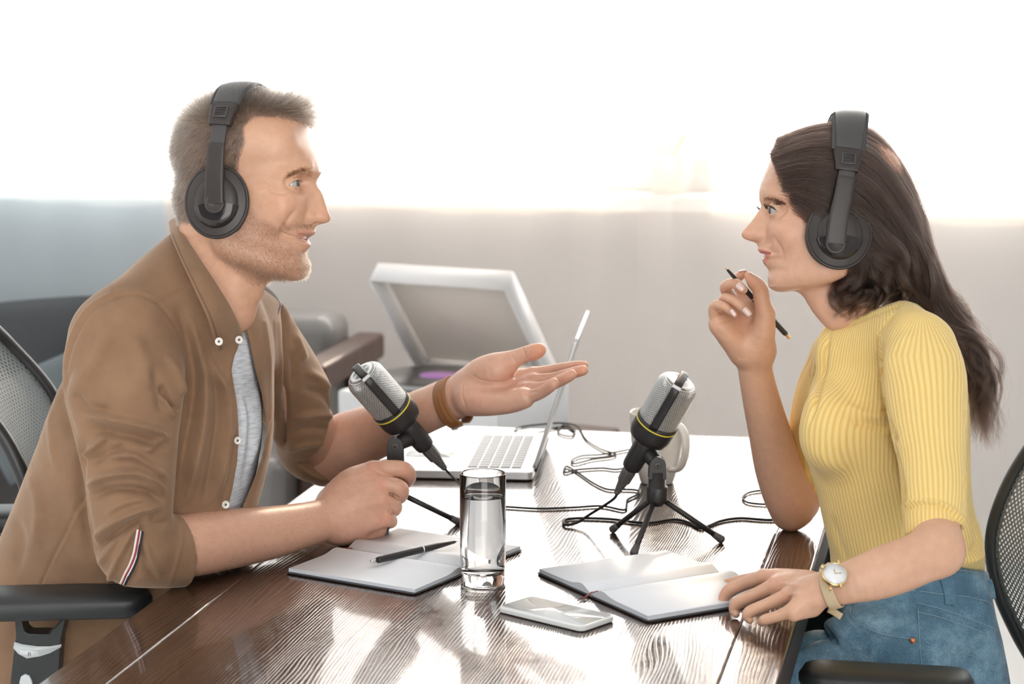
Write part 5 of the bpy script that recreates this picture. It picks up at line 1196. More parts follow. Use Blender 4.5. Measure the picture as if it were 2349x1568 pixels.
# hair on the forearms
m_armhair = hair_mat('arm_hair', (.10, .05, .03), (.30, .19, .12))
body = mesh('body', np.vstack(MB_[0]), np.vstack(MB_[1]), m_skin, man); set_col(body, np.vstack(MB_[2]))
eyes_teeth(HM, PM, man, (1, -.05, .03))
uv = topx(fV); wa_ = ((uv[:, 0] > 415) & (uv[:, 0] < 800)).astype(float)
HA = HeadFrame(600, 1200, 3.0, 1, 0)
short_hair('arm_hair', HA, fV, fQ, wa_, 2600, lambda x, y, v, nl: np.stack([1+0*x, 0*x, -.5+0*x], 1)+nl*.2, lambda x, y, v: 13+0*x, .00006, m_armhair, man, 4, .35)
uv = topx(V); wa_ = ((uv[:, 0] > 795) & (uv[:, 0] < 1010)).astype(float)
short_hair('arm_hair', HA, V, Q, wa_, 1300, lambda x, y, v, nl: np.stack([1+0*x, 0*x, .2+0*x], 1)+nl*.4, lambda x, y, v: 13+0*x, .00006, m_armhair, man, 4, .35)
# watch: leather strap round the wrist
wt = thing('wristwatch', 'wristwatch with brown leather strap worn by the bearded man', 'watch', tuple(at(1045, 912, 3.305)))
wax = nrm(at(1062, 902, 3.295)-at(1000, 930, 3.325)); m_strap = mat('tan_leather', (.30, .125, .045), .6); nn = noise(m_strap, 200, 3); bump(m_strap, nn.outputs[0], .2, .0006)
def wrist_loop(c, ax, ra, rb, hw, th, name, m, par, e1=None, a0=0, a1=2*PI, n=72, tilt=0):
    e1 = nrm(CU-ax*(CU@ax)) if e1 is None else nrm(e1-ax*(e1@ax)); e2 = np.cross(ax, e1)
    A = np.linspace(a0, a1, n); P = np.array([c+e1*math.cos(a)*ra+e2*math.sin(a)*rb+ax*tilt*math.cos(a) for a in A]); V, Fc = ribbon(P, ax, hw, th, 12, 5)
    return mesh(name, V, Fc, m, par), e1, e2
cw = at(1040, 922, 3.304)
o, e1, e2 = wrist_loop(cw, wax, .0385, .0320, .0125, .0016, 'strap', m_strap, wt)
wrist_loop(cw+wax*.001, wax, .0400, .0334, .0030, .0012, 'keeper_loop', m_strap, o, None, PI*1.22 if e2@CF > 0 else PI*.40, PI*1.62 if e2@CF > 0 else PI*.80)
back = e2*np.sign(e2@CF); cc = cw+(e1*.75+back*.66)*.0355; MB().lathe([(0, -.004), (.019, -.004), (.0205, -.001), (.0205, .004), (.018, .0052), (0, .0052)], cc, nrm(e1*.75+back*.66), 48).build('case', m_steel, wt)
cb = cw-e1*.0400; bk = MB(); 
for s_ in (-1, 1): bk.box(cb+wax*s_*.0115, (.0012, .0016, .007), [wax, e1, e2])
bk.box(cb+e2*.006, (.0125, .0014, .0012), [wax, e1, e2]); bk.build('buckle', m_steel, wt, bevel=.0005)
# ================================================================ the woman
wom = thing('person', 'dark haired woman in a yellow ribbed top and jeans, holding up a pen', 'person', tuple(at(2150, 1500, 3.0)*np.array([1, 1, 0])+UZ*.45))
WB_ = ([], [], [])
V, Q = head_mesh(HW, PW, profW, neckW(HW))
wV, wQ = V, Q
WC = ([(158, 545), (150, 556), (140, 572), (134, 590), (136, 604)], 4, -3.0), ([(150, 522), (134, 545), (122, 572)], 15, 5.0), ([(150, 504), (136, 509), (118, 506)], 3, -1.2)
V = crease(V, Q, HW, WC); wV = V
C = head_colors(HW, PW, V, (.70, .42, .29), (.68, .24, .20), (.78, .34, .24))
acc(V, Q, C, WB_)
m_hairW = hair_mat('dark_brown_hair', (.008, .005, .004), (.060, .033, .024), .28)
brow(HW, wV, wQ, [(-20, 459), (-38, 458), (-56, 464), (-68, 470)], 2400, 8, m_hairW, wom, 3.6, .00014)
wpath = [(32, -148, 566), (26, -150, 510), (14, -148, 455), (5, -142, 405), (-1, -128, 357), (-10, -98, 313), (-20, -55, 284), (-30, 0, 270), (-31, 55, 280), (-28, 98, 303), (-22, 128, 345), (-14, 142, 395), (-6, 148, 450), (0, 150, 510), (4, 148, 566)]
headphones(HW, 'black over-ear headphones worn by the dark haired woman', (19, -126, 543), wpath, (358, 408, 416), .0, 75, 80)
m_knit = mat('yellow_rib_knit', (.80, .54, .12), .8, 0, **{'Sheen Weight': .3}); bsdf(m_knit).inputs['Sheen Tint'].default_value = (1, .95, .8, 1)
at_ = N(m_knit, 'ShaderNodeAttribute', attribute_name='rib'); sn_ = N(m_knit, 'ShaderNodeMath', operation='SINE'); L(m_knit, at_.outputs['Fac'], sn_.inputs[0])
pw = ramp(m_knit, (.15, (0, 0, 0)), (.55, (1, 1, 1))); mrr = N(m_knit, 'ShaderNodeMapRange'); mrr.inputs[1].default_value = -1; mrr.inputs[2].default_value = 1; L(m_knit, sn_.outputs[0], mrr.inputs[0]); L(m_knit, mrr.outputs[0], pw.inputs[0])
cr_ = ramp(m_knit, (0, (.82, .55, .16)), (1, (.92, .69, .28))); L(m_knit, pw.outputs[0], cr_.inputs[0]); L(m_knit, cr_.outputs[0], bsdf(m_knit).inputs[0])
nk = noise(m_knit, 900, 2); b1 = bump(m_knit, pw.outputs[0], .45, .0013); bump(m_knit, nk.outputs[0], .2, .0004, b1)
m_denim = mat('blue_denim', (.10, .19, .28), .8, 0, **{'Sheen Weight': .2})
nd1 = noise(m_denim, 16, 6, .65); nd2 = noise(m_denim, 700, 2, .6); rd = ramp(m_denim, (.30, (.035, .085, .14)), (.5, (.085, .19, .28)), (.68, (.28, .44, .55)))
mxd = N(m_denim, 'ShaderNodeMath', operation='MULTIPLY_ADD'); mxd.inputs[1].default_value = .35; L(m_denim, nd2.outputs[0], mxd.inputs[0]); sc_n = N(m_denim, 'ShaderNodeMath', operation='MULTIPLY'); sc_n.inputs[1].default_value = .68; L(m_denim, nd1.outputs[0], sc_n.inputs[0]); L(m_denim, sc_n.outputs[0], mxd.inputs[2])
L(m_denim, mxd.outputs[0], rd.inputs[0]); L(m_denim, rd.outputs[0], bsdf(m_denim).inputs[0])
wv = N(m_denim, 'ShaderNodeTexWave'); wv.inputs['Scale'].default_value = 300; tcd = N(m_denim, 'ShaderNodeTexCoord'); mpd = N(m_denim, 'ShaderNodeMapping'); mpd.inputs['Rotation'].default_value = (0, .9, 0); L(m_denim, tcd.outputs['Object'], mpd.inputs[0]); L(m_denim, mpd.outputs[0], wv.inputs[0]); b1 = bump(m_denim, wv.outputs[0], .25, .0008); bump(m_denim, nd1.outputs[0], .3, .003, b1)
m_seam = mat('denim_thread', (.30, .42, .50), .8); m_dseam = mat('dark_denim', (.03, .065, .11), .85)
def torsoW(f, t=0.0):
    def C(pts, fl, k=.04):
        P = [at(u, v, Y) for u, v, Y, r in pts]; R = [max(PXR(r, Y)-t, .01) for u, v, Y, r in pts]; f.add(chain(P, R, 4, CF, fl), k)
    C([(2050, 890, 3.0, 168), (2036, 950, 3.0, 192), (2040, 1040, 3.0, 192), (2058, 1168, 3.0, 184), (2078, 1241, 3.0, 186), (2084, 1330, 3.0, 190)], 1.0)
    C([(2105, 775, 2.88, 78), (2030, 745, 2.97, 78), (1945, 790, 3.10, 74), (1920, 830, 3.15, 70)], 1.0)
    C([(2030, 760, 2.98, 90), (2010, 735, 2.985, 66)], 1.0)
    C([(1938, 798, 2.985, 66), (1985, 778, 2.98, 76), (2050, 752, 2.975, 78)], 1.0, .03)
    for y in (2.93, 3.07): f.add(ell(at(1905, 985, y), np.array([.052, .058, .058])-t), .03)
silW = [(1901, 742), (1890, 734), (1872, 773), (1861, 815), (1852, 868), (1840, 930), (1831, 985), (1831, 1012), (1838, 1045), (1853, 1091), (1870, 1127), (1878, 1168), (1887, 1210), (1894, 1241), (1899, 1275), (1903, 1330), (1960, 1330), (2060, 1306), (2150, 1302), (2200, 1300), (2262, 1312), (2264, 1280), (2262, 1245), (2256, 1217), (2240, 1180), (2236, 1145), (2232, 1072), (2234, 972), (2233, 894), (2226, 841), (2200, 789), (2149, 726), (2102, 695), (2071, 686), (1990, 712), (1940, 738)]
f = Field(); torsoW(f); f.isect(slab(silW, 2.5, 3.5), .016)
mainf = f; f = Field()
limb(f, [(2112, 800, 2.86, 84), (2122, 870, 2.83, 96), (2128, 960, 2.80, 90), (2138, 1060, 2.765, 78), (2142, 1150, 2.73, 75), (2144, 1240, 2.71, 73)], .012, 4, CF, .85)
Pc = at(2143, 1222, 2.715); axw = nrm(at(2150, 1260, 2.70)-at(2136, 1120, 2.745)); axw = nrm(axw+CR*.15); bw = nrm(np.cross(axw, CF)); f.sub(rbox(Pc+axw*.062, (.06, .09, .09), .002, [axw, bw, np.cross(axw, bw)]), .003)
g = Field(); limb(g, [(2142, 1195, 2.72, 62), (2146, 1290, 2.70, 62)], .01, 2, CF, .85); f.sub(g.ops[0][1], .003)
nearS = f; f = Field()
limb(f, [(1925, 820, 3.16, 64), (1890, 890, 3.18, 62), (1868, 970, 3.20, 58), (1856, 1060, 3.215, 54), (1850, 1110, 3.22, 52)], .012, 4)
farS = f; f = mainf; f.add(farS.prim(at(1890, 960, 3.19), .22), .014); f.add(nearS.prim(at(2130, 1010, 2.79), .29), .008)
V, Q = f.mesh(.0030, smooth=1)
WF = [([(2045, 726), (2013, 773), (2014, 841), (2029, 941)], 3, -3, 1), ([(2040, 1000), (2058, 1060), (2068, 1110), (2071, 1158)], 5, -9, 1), ([(2029, 941), (2040, 975), (2052, 1005)], 6, -7, 1), ([(2073, 688), (2050, 722), (2020, 768)], 3, -1.6, 1),
 ([(2070, 1160), (2095, 1150), (2140, 1150), (2180, 1165), (2210, 1190)], 4, 4.5, 1), ([(2076, 1170), (2100, 1161), (2140, 1161), (2178, 1176), (2200, 1200)], 4, -2.8, 1),
 ([(1890, 745), (1880, 800), (1868, 870), (1850, 940)], 6, 4), ([(1902, 750), (1896, 800), (1888, 860), (1870, 930), (1852, 980)], 5, -6), ([(1930, 930), (1990, 950), (2040, 960)], 10, 4), ([(1950, 965), (2000, 975), (2045, 985)], 9, -5), ([(1860, 1020), (1900, 1060), (1940, 1070)], 16, 3),
 ([(2215, 900), (2222, 1000), (2218, 1080), (2210, 1180)], 5, -6), ([(2226, 1140), (2236, 1190), (2230, 1240)], 5, -5), ([(2255, 1210), (2262, 1245), (2250, 1275), (2215, 1290)], 7, 6), ([(2240, 1190), (2245, 1240), (2225, 1265)], 6, -6), ([(1905, 1180), (1925, 1240), (1945, 1290)], 7, -3),
 ([(2090, 760), (2050, 800), (2035, 860)], 16, 3), ([(1911, 752), (1940, 748), (1990, 728), (2070, 697)], 2.4, -1.6, 1), ([(1908, 742), (1935, 744), (1988, 722), (2068, 690)], 5, 1.5, 1)]
V = stamp(V, Q, WF)
top_ = mesh('ribbed_top', V, Q, m_knit, wom); tag(top_, 'yellow ribbed knit top with short turned sleeves')
# rib phase: round the sleeve axis or round the body axis
uv = topx(V); al = np.array([at(u, v, Y) for u, v, Y in ((2112, 800, 2.86), (2122, 870, 2.83), (2128, 960, 2.80), (2138, 1060, 2.765), (2142, 1150, 2.73), (2143, 1240, 2.71))])
seam = np.interp(uv[:, 1], [690, 726, 773, 841, 941, 1000, 1110, 1240], [2072, 2045, 2013, 2016, 2029, 2053, 2068, 2078])
ins = (uv[:, 0] > seam) & (uv[:, 1] > 690)
ysurf = np.interp(uv[:, 1], [700, 800, 960, 1240], [2.98, 2.965, 2.90, 2.81]); ins &= V[:, 1] < ysurf
def phase(V, line, Nn, e0):
    """angle round a polyline axis"""
    uu = V[:, 2]; z = line[:, 2][::-1]; cx_ = np.interp(uu, z, line[:, 0][::-1]); cy_ = np.interp(uu, z, line[:, 1][::-1])
    return np.arctan2(V[:, 1]-cy_, V[:, 0]-cx_)*Nn+uu*e0
body_l = np.array([at(u, v, Y) for u, v, Y in ((2030, 740, 2.98), (2040, 890, 3.0), (2036, 1040, 3.0), (2060, 1168, 3.0), (2084, 1330, 3.0))])
rib = np.where(ins, phase(V, al, 44, 0), phase(V, body_l, 128, 0))
a = top_.data.attributes.new('rib', 'FLOAT', 'POINT'); a.data.foreach_set('value', rib.astype(np.float32))
# ---- skin: hidden torso, arms, hands
SKW = (.70, .425, .29); REDW = (.76, .36, .26)
f = Field(); torsoW(f, .022); f.isect(slab([(1915, 790)]+[p for p in silW[2:] if p[1] > 790 and p[0] < 2226]+[(2190, 800), (2071, 705), (1990, 730)], 2.5, 3.5), .016) if False else f.isect(slab(silW, 2.5, 3.5, -.014), .016); V, Q = f.mesh(.012, np.array([-9, -9, -9.]), at(1984, 800, 3.0)*np.array([0, 0, 1])+np.array([9, 9, 0])); acc(V, Q, skin_cols(V, SKW), WB_)
f = Field()
limb(f, [(2142, 1150, 2.73, 54), (2146, 1215, 2.71, 59), (2152, 1262, 2.68, 60)], .012, 3, CF, .9)
limb(f, [(2152, 1262, 2.68, 58), (2085, 1290, 2.665, 62), (2017, 1315, 2.655, 60), (1950, 1335, 2.65, 50), (1895, 1349, 2.655, 43), (1868, 1356, 2.665, 42)], .012, 4, CF, .85)
mcw = [((1752, 1322, 2.752), 18), ((1780, 1340, 2.715), 18), ((1803, 1366, 2.68), 17), ((1818, 1398, 2.645), 16)]
for i, (m_, r_) in enumerate(mcw): w_ = (1862, 1338+11*i, 2.70-.016*i, 26); limb(f, [w_, ((w_[0]+m_[0])/2, (w_[1]+m_[1])/2-4, (w_[2]+m_[2])/2, 23), (*m_, r_)], .012, 3)
limb(f, [(1862, 1395, 2.66, 20), (1820, 1408, 2.645, 16)], .012, 2)
limb(f, [(1850, 1355, 2.70, 34), (1800, 1362, 2.72, 30)], .02, 2)
wh = [[(1752, 1322, 2.752, 18), (1708, 1338, 2.775, 16), (1674, 1354, 2.785, 16.5), (1660, 1372, 2.79, 13), (1662, 1386, 2.785, 10)],
      [(1780, 1340, 2.715, 18), (1730, 1365, 2.728, 16), (1692, 1384, 2.735, 16), (1684, 1398, 2.735, 12.5), (1688, 1408, 2.73, 9.5)],
      [(1803, 1366, 2.68, 17), (1755, 1388, 2.688, 15), (1722, 1402, 2.69, 15), (1713, 1412, 2.69, 12), (1720, 1422, 2.688, 9)],
      [(1818, 1398, 2.645, 16), (1785, 1412, 2.65, 13.5), (1755, 1421, 2.655, 13), (1747, 1427, 2.66, 10)]]
for pts in wh: limb(f, pts, .0025, 4)
limb(f, [(1840, 1335, 2.74, 26), (1780, 1322, 2.80, 20), (1720, 1328, 2.85, 15), (1680, 1336, 2.875, 13.5), (1645, 1344, 2.885, 9.5)], .006, 4)
V, Q = f.mesh(.0013)
V = stamp(V, Q, [([(1735, 1350), (1700, 1362), (1684, 1368)], 3, -1.5), ([(1770, 1372), (1735, 1386), (1712, 1394)], 3, -1.5), ([(1795, 1400), (1765, 1408), (1742, 1413)], 3, -1.5), ([(1850, 1345), (1810, 1340), (1782, 1338)], 5, 1.0), ([(1850, 1362), (1820, 1362), (1803, 1364)], 5, 1.0), ([(1786, 1352), (1796, 1366)], 5, -1.0)])
acc(V, Q, skin_cols(V, SKW, [(1760, 1316, 18, REDW, .3), (1780, 1340, 16, REDW, .4), (1800, 1366, 16, REDW, .35), (1645, 1344, 22, (.78, .30, .2), .55), (1662, 1385, 16, REDW, .4)]), WB_)
# raised arm
f = Field()
limb(f, [(1852, 1090, 3.22, 46), (1832, 1150, 3.215, 50), (1815, 1172, 3.21, 42)], .014, 3)
limb(f, [(1812, 1174, 3.205, 41), (1808, 1135, 3.20, 58), (1786, 1070, 3.19, 56), (1765, 990, 3.175, 49), (1745, 910, 3.16, 43), (1733, 850, 3.15, 40), (1730, 815, 3.145, 42)], .012, 4, CF, .88)
wp = [(1700, 800, 3.14, 28), (1715, 800, 3.145, 28), (1730, 800, 3.15, 28), (1745, 798, 3.15, 28)]
mp_ = [((1645, 738, 3.12), 15), ((1664, 716, 3.135), 16), ((1690, 700, 3.15), 16), ((1716, 696, 3.16), 15)]
for w_, (m_, r_) in zip(wp, mp_): limb(f, [w_, ((w_[0]+m_[0])/2, (w_[1]+m_[1])/2, (w_[2]+m_[2])/2+.003, 26), (*m_, r_)], .018, 3)
limb(f, [(1706, 800, 3.135, 28), (1672, 768, 3.122, 22), (1650, 750, 3.118, 18)], .016, 3)
limb(f, [(1735, 800, 3.14, 36), (1750, 762, 3.125, 29), (1755, 720, 3.12, 23)], .016, 3)
limb(f, [(1755, 716, 3.12, 22), (1748, 690, 3.12, 19.5), (1744, 664, 3.122, 19), (1731, 648, 3.125, 17), (1717, 633, 3.13, 10)], .005, 4)
fw = [[(1645, 738, 3.12, 14), (1637, 716, 3.115, 12.5), (1641, 700, 3.108, 12), (1660, 702, 3.097, 10.5), (1674, 713, 3.095, 9), (1684, 722, 3.097, 7.5)],
      [(1664, 716, 3.135, 15), (1660, 696, 3.125, 13), (1664, 683, 3.115, 12), (1686, 691, 3.098, 11.5), (1703, 707, 3.095, 10.5), (1715, 719, 3.098, 8.5)],
      [(1690, 700, 3.15, 15), (1672, 676, 3.14, 13.5), (1664, 657, 3.125, 13), (1683, 649, 3.108, 12.5), (1696, 656, 3.102, 11.5), (1706, 665, 3.102, 9)],
      [(1716, 696, 3.16, 14), (1700, 668, 3.165, 12.5), (1688, 644, 3.16, 12), (1698, 632, 3.15, 11), (1708, 627, 3.143, 9)]]
for pts in fw: limb(f, pts, .0022, 4)
V, Q = f.mesh(.0012)
V = stamp(V, Q, [([(1638, 750), (1660, 740), (1686, 726), (1700, 712)], 3, -1.6), ([(1690, 745), (1705, 720), (1728, 700)], 2, -1.2), ([(1745, 664), (1736, 671), (1732, 676)], 2, -1.2), ([(1672, 754), (1700, 756), (1720, 748)], 14, -2), ([(1640, 725), (1652, 720), (1660, 712)], 2, -1.2), ([(1690, 818), (1706, 822), (1722, 815)], 3, -.8)])
acc(V, Q, skin_cols(V, SKW, [(1716, 637, 14, (.80, .38, .22), .5), (1702, 627, 14, (.8, .4, .25), .4), (1700, 660, 14, REDW, .3), (1740, 665, 20, (.78, .42, .24), .4), (1690, 735, 20, (.66, .33, .2), .3), (1815, 1160, 40, (.74, .38, .28), .35)]), WB_)
wbody = mesh('body', np.vstack(WB_[0]), np.vstack(WB_[1]), m_skin, wom); set_col(wbody, np.vstack(WB_[2])); eyes_teeth(HW, PW, wom, (1, .0, .05), mat('iris_brown', (.05, .035, .028), .3, 0, **{'Coat Weight': .1}))
for u, v, Y, a_, w_, l_ in ((1698.5, 658, 3.086, .78, 7.5, 10.5), (1713.5, 715, 3.083, .82, 7, 11.5), (1682, 717, 3.084, .95, 5, 9)): nail(u, v, Y, a_, w_, l_, wbody)
nail(1702, 619, 3.142, -.15, 6, 8, wbody, nd=CU); nail(1726, 632, 3.121, .75, 5, 9, wbody, nd=CU); nail(1643, 1336, 2.883, 2.8, 5, 10, wbody, nd=CU)
pen('pen', at(1811, 775, 3.205), at(1663, 612, 3.09), .0042, 'black pen with gold clip end held up in the right hand of the woman', m_black, m_gold)
# ---- jeans
f = Field()
def CJ(pts, fl, k=.03): f.add(chain([at(u, v, Y) for u, v, Y, r in pts], [PXR(r, Y) for u, v, Y, r in pts], 4, CF, fl), k)
CJ([(2090, 1340, 3.0, 182), (2120, 1420, 3.0, 196), (2150, 1500, 3.0, 200), (2150, 1570, 3.0, 200)], 1.0)
CJ([(2080, 1500, 2.90, 128), (1990, 1500, 2.90, 112), (1880, 1530, 2.92, 96)], .9); CJ([(2080, 1500, 3.10, 128), (1960, 1520, 3.10, 108), (1860, 1560, 3.11, 88), (1640, 1600, 3.13, 80)], .9)
f.isect(slab([(1884, 1395), (1920, 1330), (2000, 1290), (2120, 1290), (2200, 1297), (2268, 1309), (2276, 1366), (2286, 1416), (2300, 1470), (2312, 1530), (2330, 1640), (2300, 1800), (1500, 1800), (1560, 1520), (1700, 1490), (1838, 1480), (1880, 1466), (1912, 1466), (1896, 1450), (1886, 1432)], 2.4, 3.6), .012)
V, Q = f.mesh(.0042)
JF = [([(2010, 1380), (2060, 1366), (2120, 1350)], 3, -1), ([(2095, 1355), (2100, 1390), (2103, 1440), (2107, 1500), (2115, 1560)], 3, -2.2, 1), ([(2087, 1358), (2093, 1392), (2096, 1440), (2100, 1500), (2108, 1560)], 3, 1.6, 1), ([(1950, 1392), (1948, 1410), (1965, 1430), (2010, 1455), (2060, 1465), (2098, 1470)], 4, -3.5, 1), ([(1944, 1395), (1940, 1412), (1960, 1440), (2008, 1465), (2060, 1475), (2098, 1480)], 4, 2.5, 1),
 ([(2104, 1386), (2160, 1400), (2230, 1424), (2284, 1446)], 2.5, -2, 1), ([(2104, 1398), (2160, 1412), (2230, 1436), (2284, 1458)], 2.5, -2, 1), ([(2104, 1392), (2160, 1406), (2230, 1430), (2284, 1452)], 3, 1.4, 1), ([(2098, 1352), (2160, 1360), (2220, 1366), (2272, 1378)], 3, -2.5, 1),
 ([(2178, 1560), (2172, 1485), (2190, 1482), (2240, 1500), (2310, 1516)], 3, 2.2, 1), ([(2186, 1560), (2180, 1494), (2240, 1512), (2310, 1530)], 2.5, -2, 1), ([(1890, 1440), (1915, 1470), (1935, 1490), (1990, 1500)], 6, -8, 1), ([(1905, 1470), (1960, 1500), (2040, 1510)], 7, 4), ([(2110, 1520), (2170, 1530)], 6, -2), ([(1905, 1420), (1925, 1450), (1960, 1478)], 8, 4), ([(1960, 1500), (1975, 1530)], 4, -3), ([(2225, 1320), (2240, 1350), (2262, 1372)], 5, -2), ([(2170, 1420), (2220, 1470)], 6, 1.5), ([(2010, 1400), (2050, 1420)], 5, 1.5)]
V = stamp(V, Q, JF); jeans = mesh('jeans', V, Q, m_denim, wom); jV = V
def strip(name, uvs, hw, ht, m, par, V, lift=.001, W=None):
    P = ontop(V, None, uvs, lift); P = cat(P, 4); Vv, Fc = ribbon(P, CR if W is None else W, hw, ht, 8); return mesh(name, Vv, Fc, m, par)
strip('belt_loop', [(2166, 1308), (2172, 1335), (2178, 1360), (2180, 1386)], .0078, .0014, m_denim, jeans, jV, .004)
strip('belt_loop', [(2270, 1330), (2276, 1352), (2279, 1372)], .0035, .0014, m_denim, jeans, jV, .003)
for ln in ([(2104, 1382), (2160, 1396), (2230, 1420), (2284, 1442)], [(2104, 1402), (2160, 1416), (2230, 1440), (2284, 1462)], [(2106, 1392), (2108, 1440), (2112, 1500), (2118, 1560)], [(1953, 1392), (1952, 1408), (1968, 1426), (2012, 1450), (2060, 1460), (2096, 1465)], [(2180, 1560), (2175, 1488)], [(2000, 1366), (2050, 1358), (2098, 1354), (2160, 1362), (2220, 1368), (2270, 1380)], [(2150, 1309), (2200, 1307), (2262, 1318)], [(2182, 1488), (2240, 1506), (2308, 1522)]):
    P = ontop(jV, None, ln, .0012); o = MB().tube(cat(P, 6), .00045, 5).build('seam_stitching', m_seam, jeans)
P = ontop(jV, None, [(2094, 1469)], .002)[0]; MB().lathe([(0, -.001), (.0042, -.001), (.0046, .0006), (.0036, .0018), (0, .002)], P, -CF, 20).build('rivet', mat('copper', (.55, .24, .12), .35, 1), jeans)
f = Field(); CJ([(1880, 1530, 2.92, 90), (1700, 1600, 2.95, 78), (1560, 1650, 2.98, 68)], .9); CJ([(1560, 1650, 2.98, 66), (1600, 2000, 3.0, 52), (1640, 2300, 3.02, 44)], .9); CJ([(1640, 1600, 3.13, 72), (1660, 1950, 3.15, 52), (1690, 2280, 3.2, 44)], .9)
V, Q = f.mesh(.008); mesh('jeans_leg', V, Q, m_denim, wom)
# watch
ww = thing('wristwatch', 'gold wristwatch with white dial and beige strap worn by the woman', 'watch', tuple(at(1914, 1320, 2.62)))
wax = nrm(at(1868, 1356, 2.665)-at(1950, 1335, 2.65)); cwp = at(1908, 1347, 2.652); m_beige = mat('beige_strap', (.62, .48, .30), .55)
o, e1, e2 = wrist_loop(cwp, wax, .0262, .0242, .0075, .0011, 'strap', m_beige, ww)
dn = nrm(CU*.62-CF*.78+CR*.12); cc = at(1914, 1318, 2.622)
MB().lathe([(0, -.003), (.0158, -.003), (.0170, -.0015), (.0170, .0025), (.0160, .0036), (.0152, .0036), (.0152, .0030), (0, .0030)], cc, dn, 48).build('case', m_gold, ww)
dl = MB().lathe([(0, .0029), (.0150, .0029), (.0150, .0033), (0, .0033)], cc, dn, 48).build('dial', mat('white_dial', (.85, .86, .87), .15), ww)
hx, hy, _ = frame(dn); mb = MB(); mb.box(cc+dn*.0037+hx*.004, (.004, .0005, .0003), [hx, hy, dn]); mb.box(cc+dn*.0037+hy*.003, (.0005, .0032, .0003), [hx, hy, dn]); mb.build('hands', m_gold, dl)
MB().lathe([(0, 0), (.0028, 0), (.0032, .001), (.0032, .003), (0, .0034)], cc-wax*-.0+nrm(-CR*.8+CU*.55)*.0165, nrm(-CR*.8+CU*.55), 16).build('crown', m_gold, ww)
for s_ in (-1, 1):
    for t_ in (-1, 1): 
        g_ = nrm(np.cross(wax, dn)); p_ = cc+g_*t_*.0165+wax*s_*.0068-dn*.001; MB().box(p_, (.0014, .0035, .0016), [wax, g_, dn]).build('lug', m_gold, ww, bevel=.0005)
tl = cat(np.array([at(1900, 1396, 2.66), at(1915, 1404, 2.655), at(1930, 1414, 2.65)]), 4); Vv, Fc = ribbon(tl, CU, .0045, .0009, 10); mesh('strap_end', Vv, Fc, m_beige, ww)
# ---- long wavy hair: solid under-mass and strands along guides
GD = [[(1858, 498, -118), (1900, 545, -130), (1945, 605, -120), (1948, 650, -104), (1930, 690, -98), (1928, 738, -95)],
 [(1822, 462, -110), (1880, 495, -132), (1960, 548, -128), (2020, 612, -124), (2028, 662, -98), (1985, 700, -98), (1952, 738, -92)],
 [(1796, 425, -100), (1880, 438, -132), (1990, 500, -130), (2066, 590, -118), (2088, 655, -86), (2060, 694, -88), (2010, 716, -84)],
 [(1780, 388, -82), (1880, 374, -114), (2000, 425, -125), (2082, 540, -98), (2118, 640, -64), (2130, 690, -20), (2180, 760, 5), (2228, 860, 5), (2240, 930, 5)],
 [(1768, 358, -42), (1870, 322, -74), (1990, 338, -88), (2082, 450, -74), (2130, 590, -45), (2158, 670, -4), (2215, 750, 12), (2262, 850, 15), (2268, 940, 5), (2262, 1000, 0)],
 [(1784, 322, -6), (1890, 287, -10), (2000, 299, -10), (2088, 410, -6), (2135, 560, 0), (2172, 660, 10), (2236, 760, 20), (2286, 860, 20), (2276, 950, 15), (2285, 1035, 10)],
 [(1775, 345, 60), (1880, 315, 72), (1990, 335, 82), (2070, 450, 77), (2120, 600, 62), (2150, 680, 50), (2205, 770, 50), (2248, 880, 40), (2255, 960, 30)],
 [(1792, 400, 97), (1880, 400, 127), (1990, 460, 130), (2060, 570, 107), (2100, 660, 80), (2150, 720, 60), (2190, 800, 55), (2220, 880, 50)]]
KH = 30
def resamp(P, n):
    d = np.r_[0, np.cumsum(np.linalg.norm(np.diff(P, axis=0), axis=1))]; t = np.linspace(0, d[-1], n); return np.stack([np.interp(t, d, P[:, i]) for i in range(3)], 1)
GP = np.array([resamp(cat(np.array([at(u, v, 2.99+y*.0006) for u, v, y in g]), 8), KH) for g in GD])
hcen = HW(10, 0, 450)
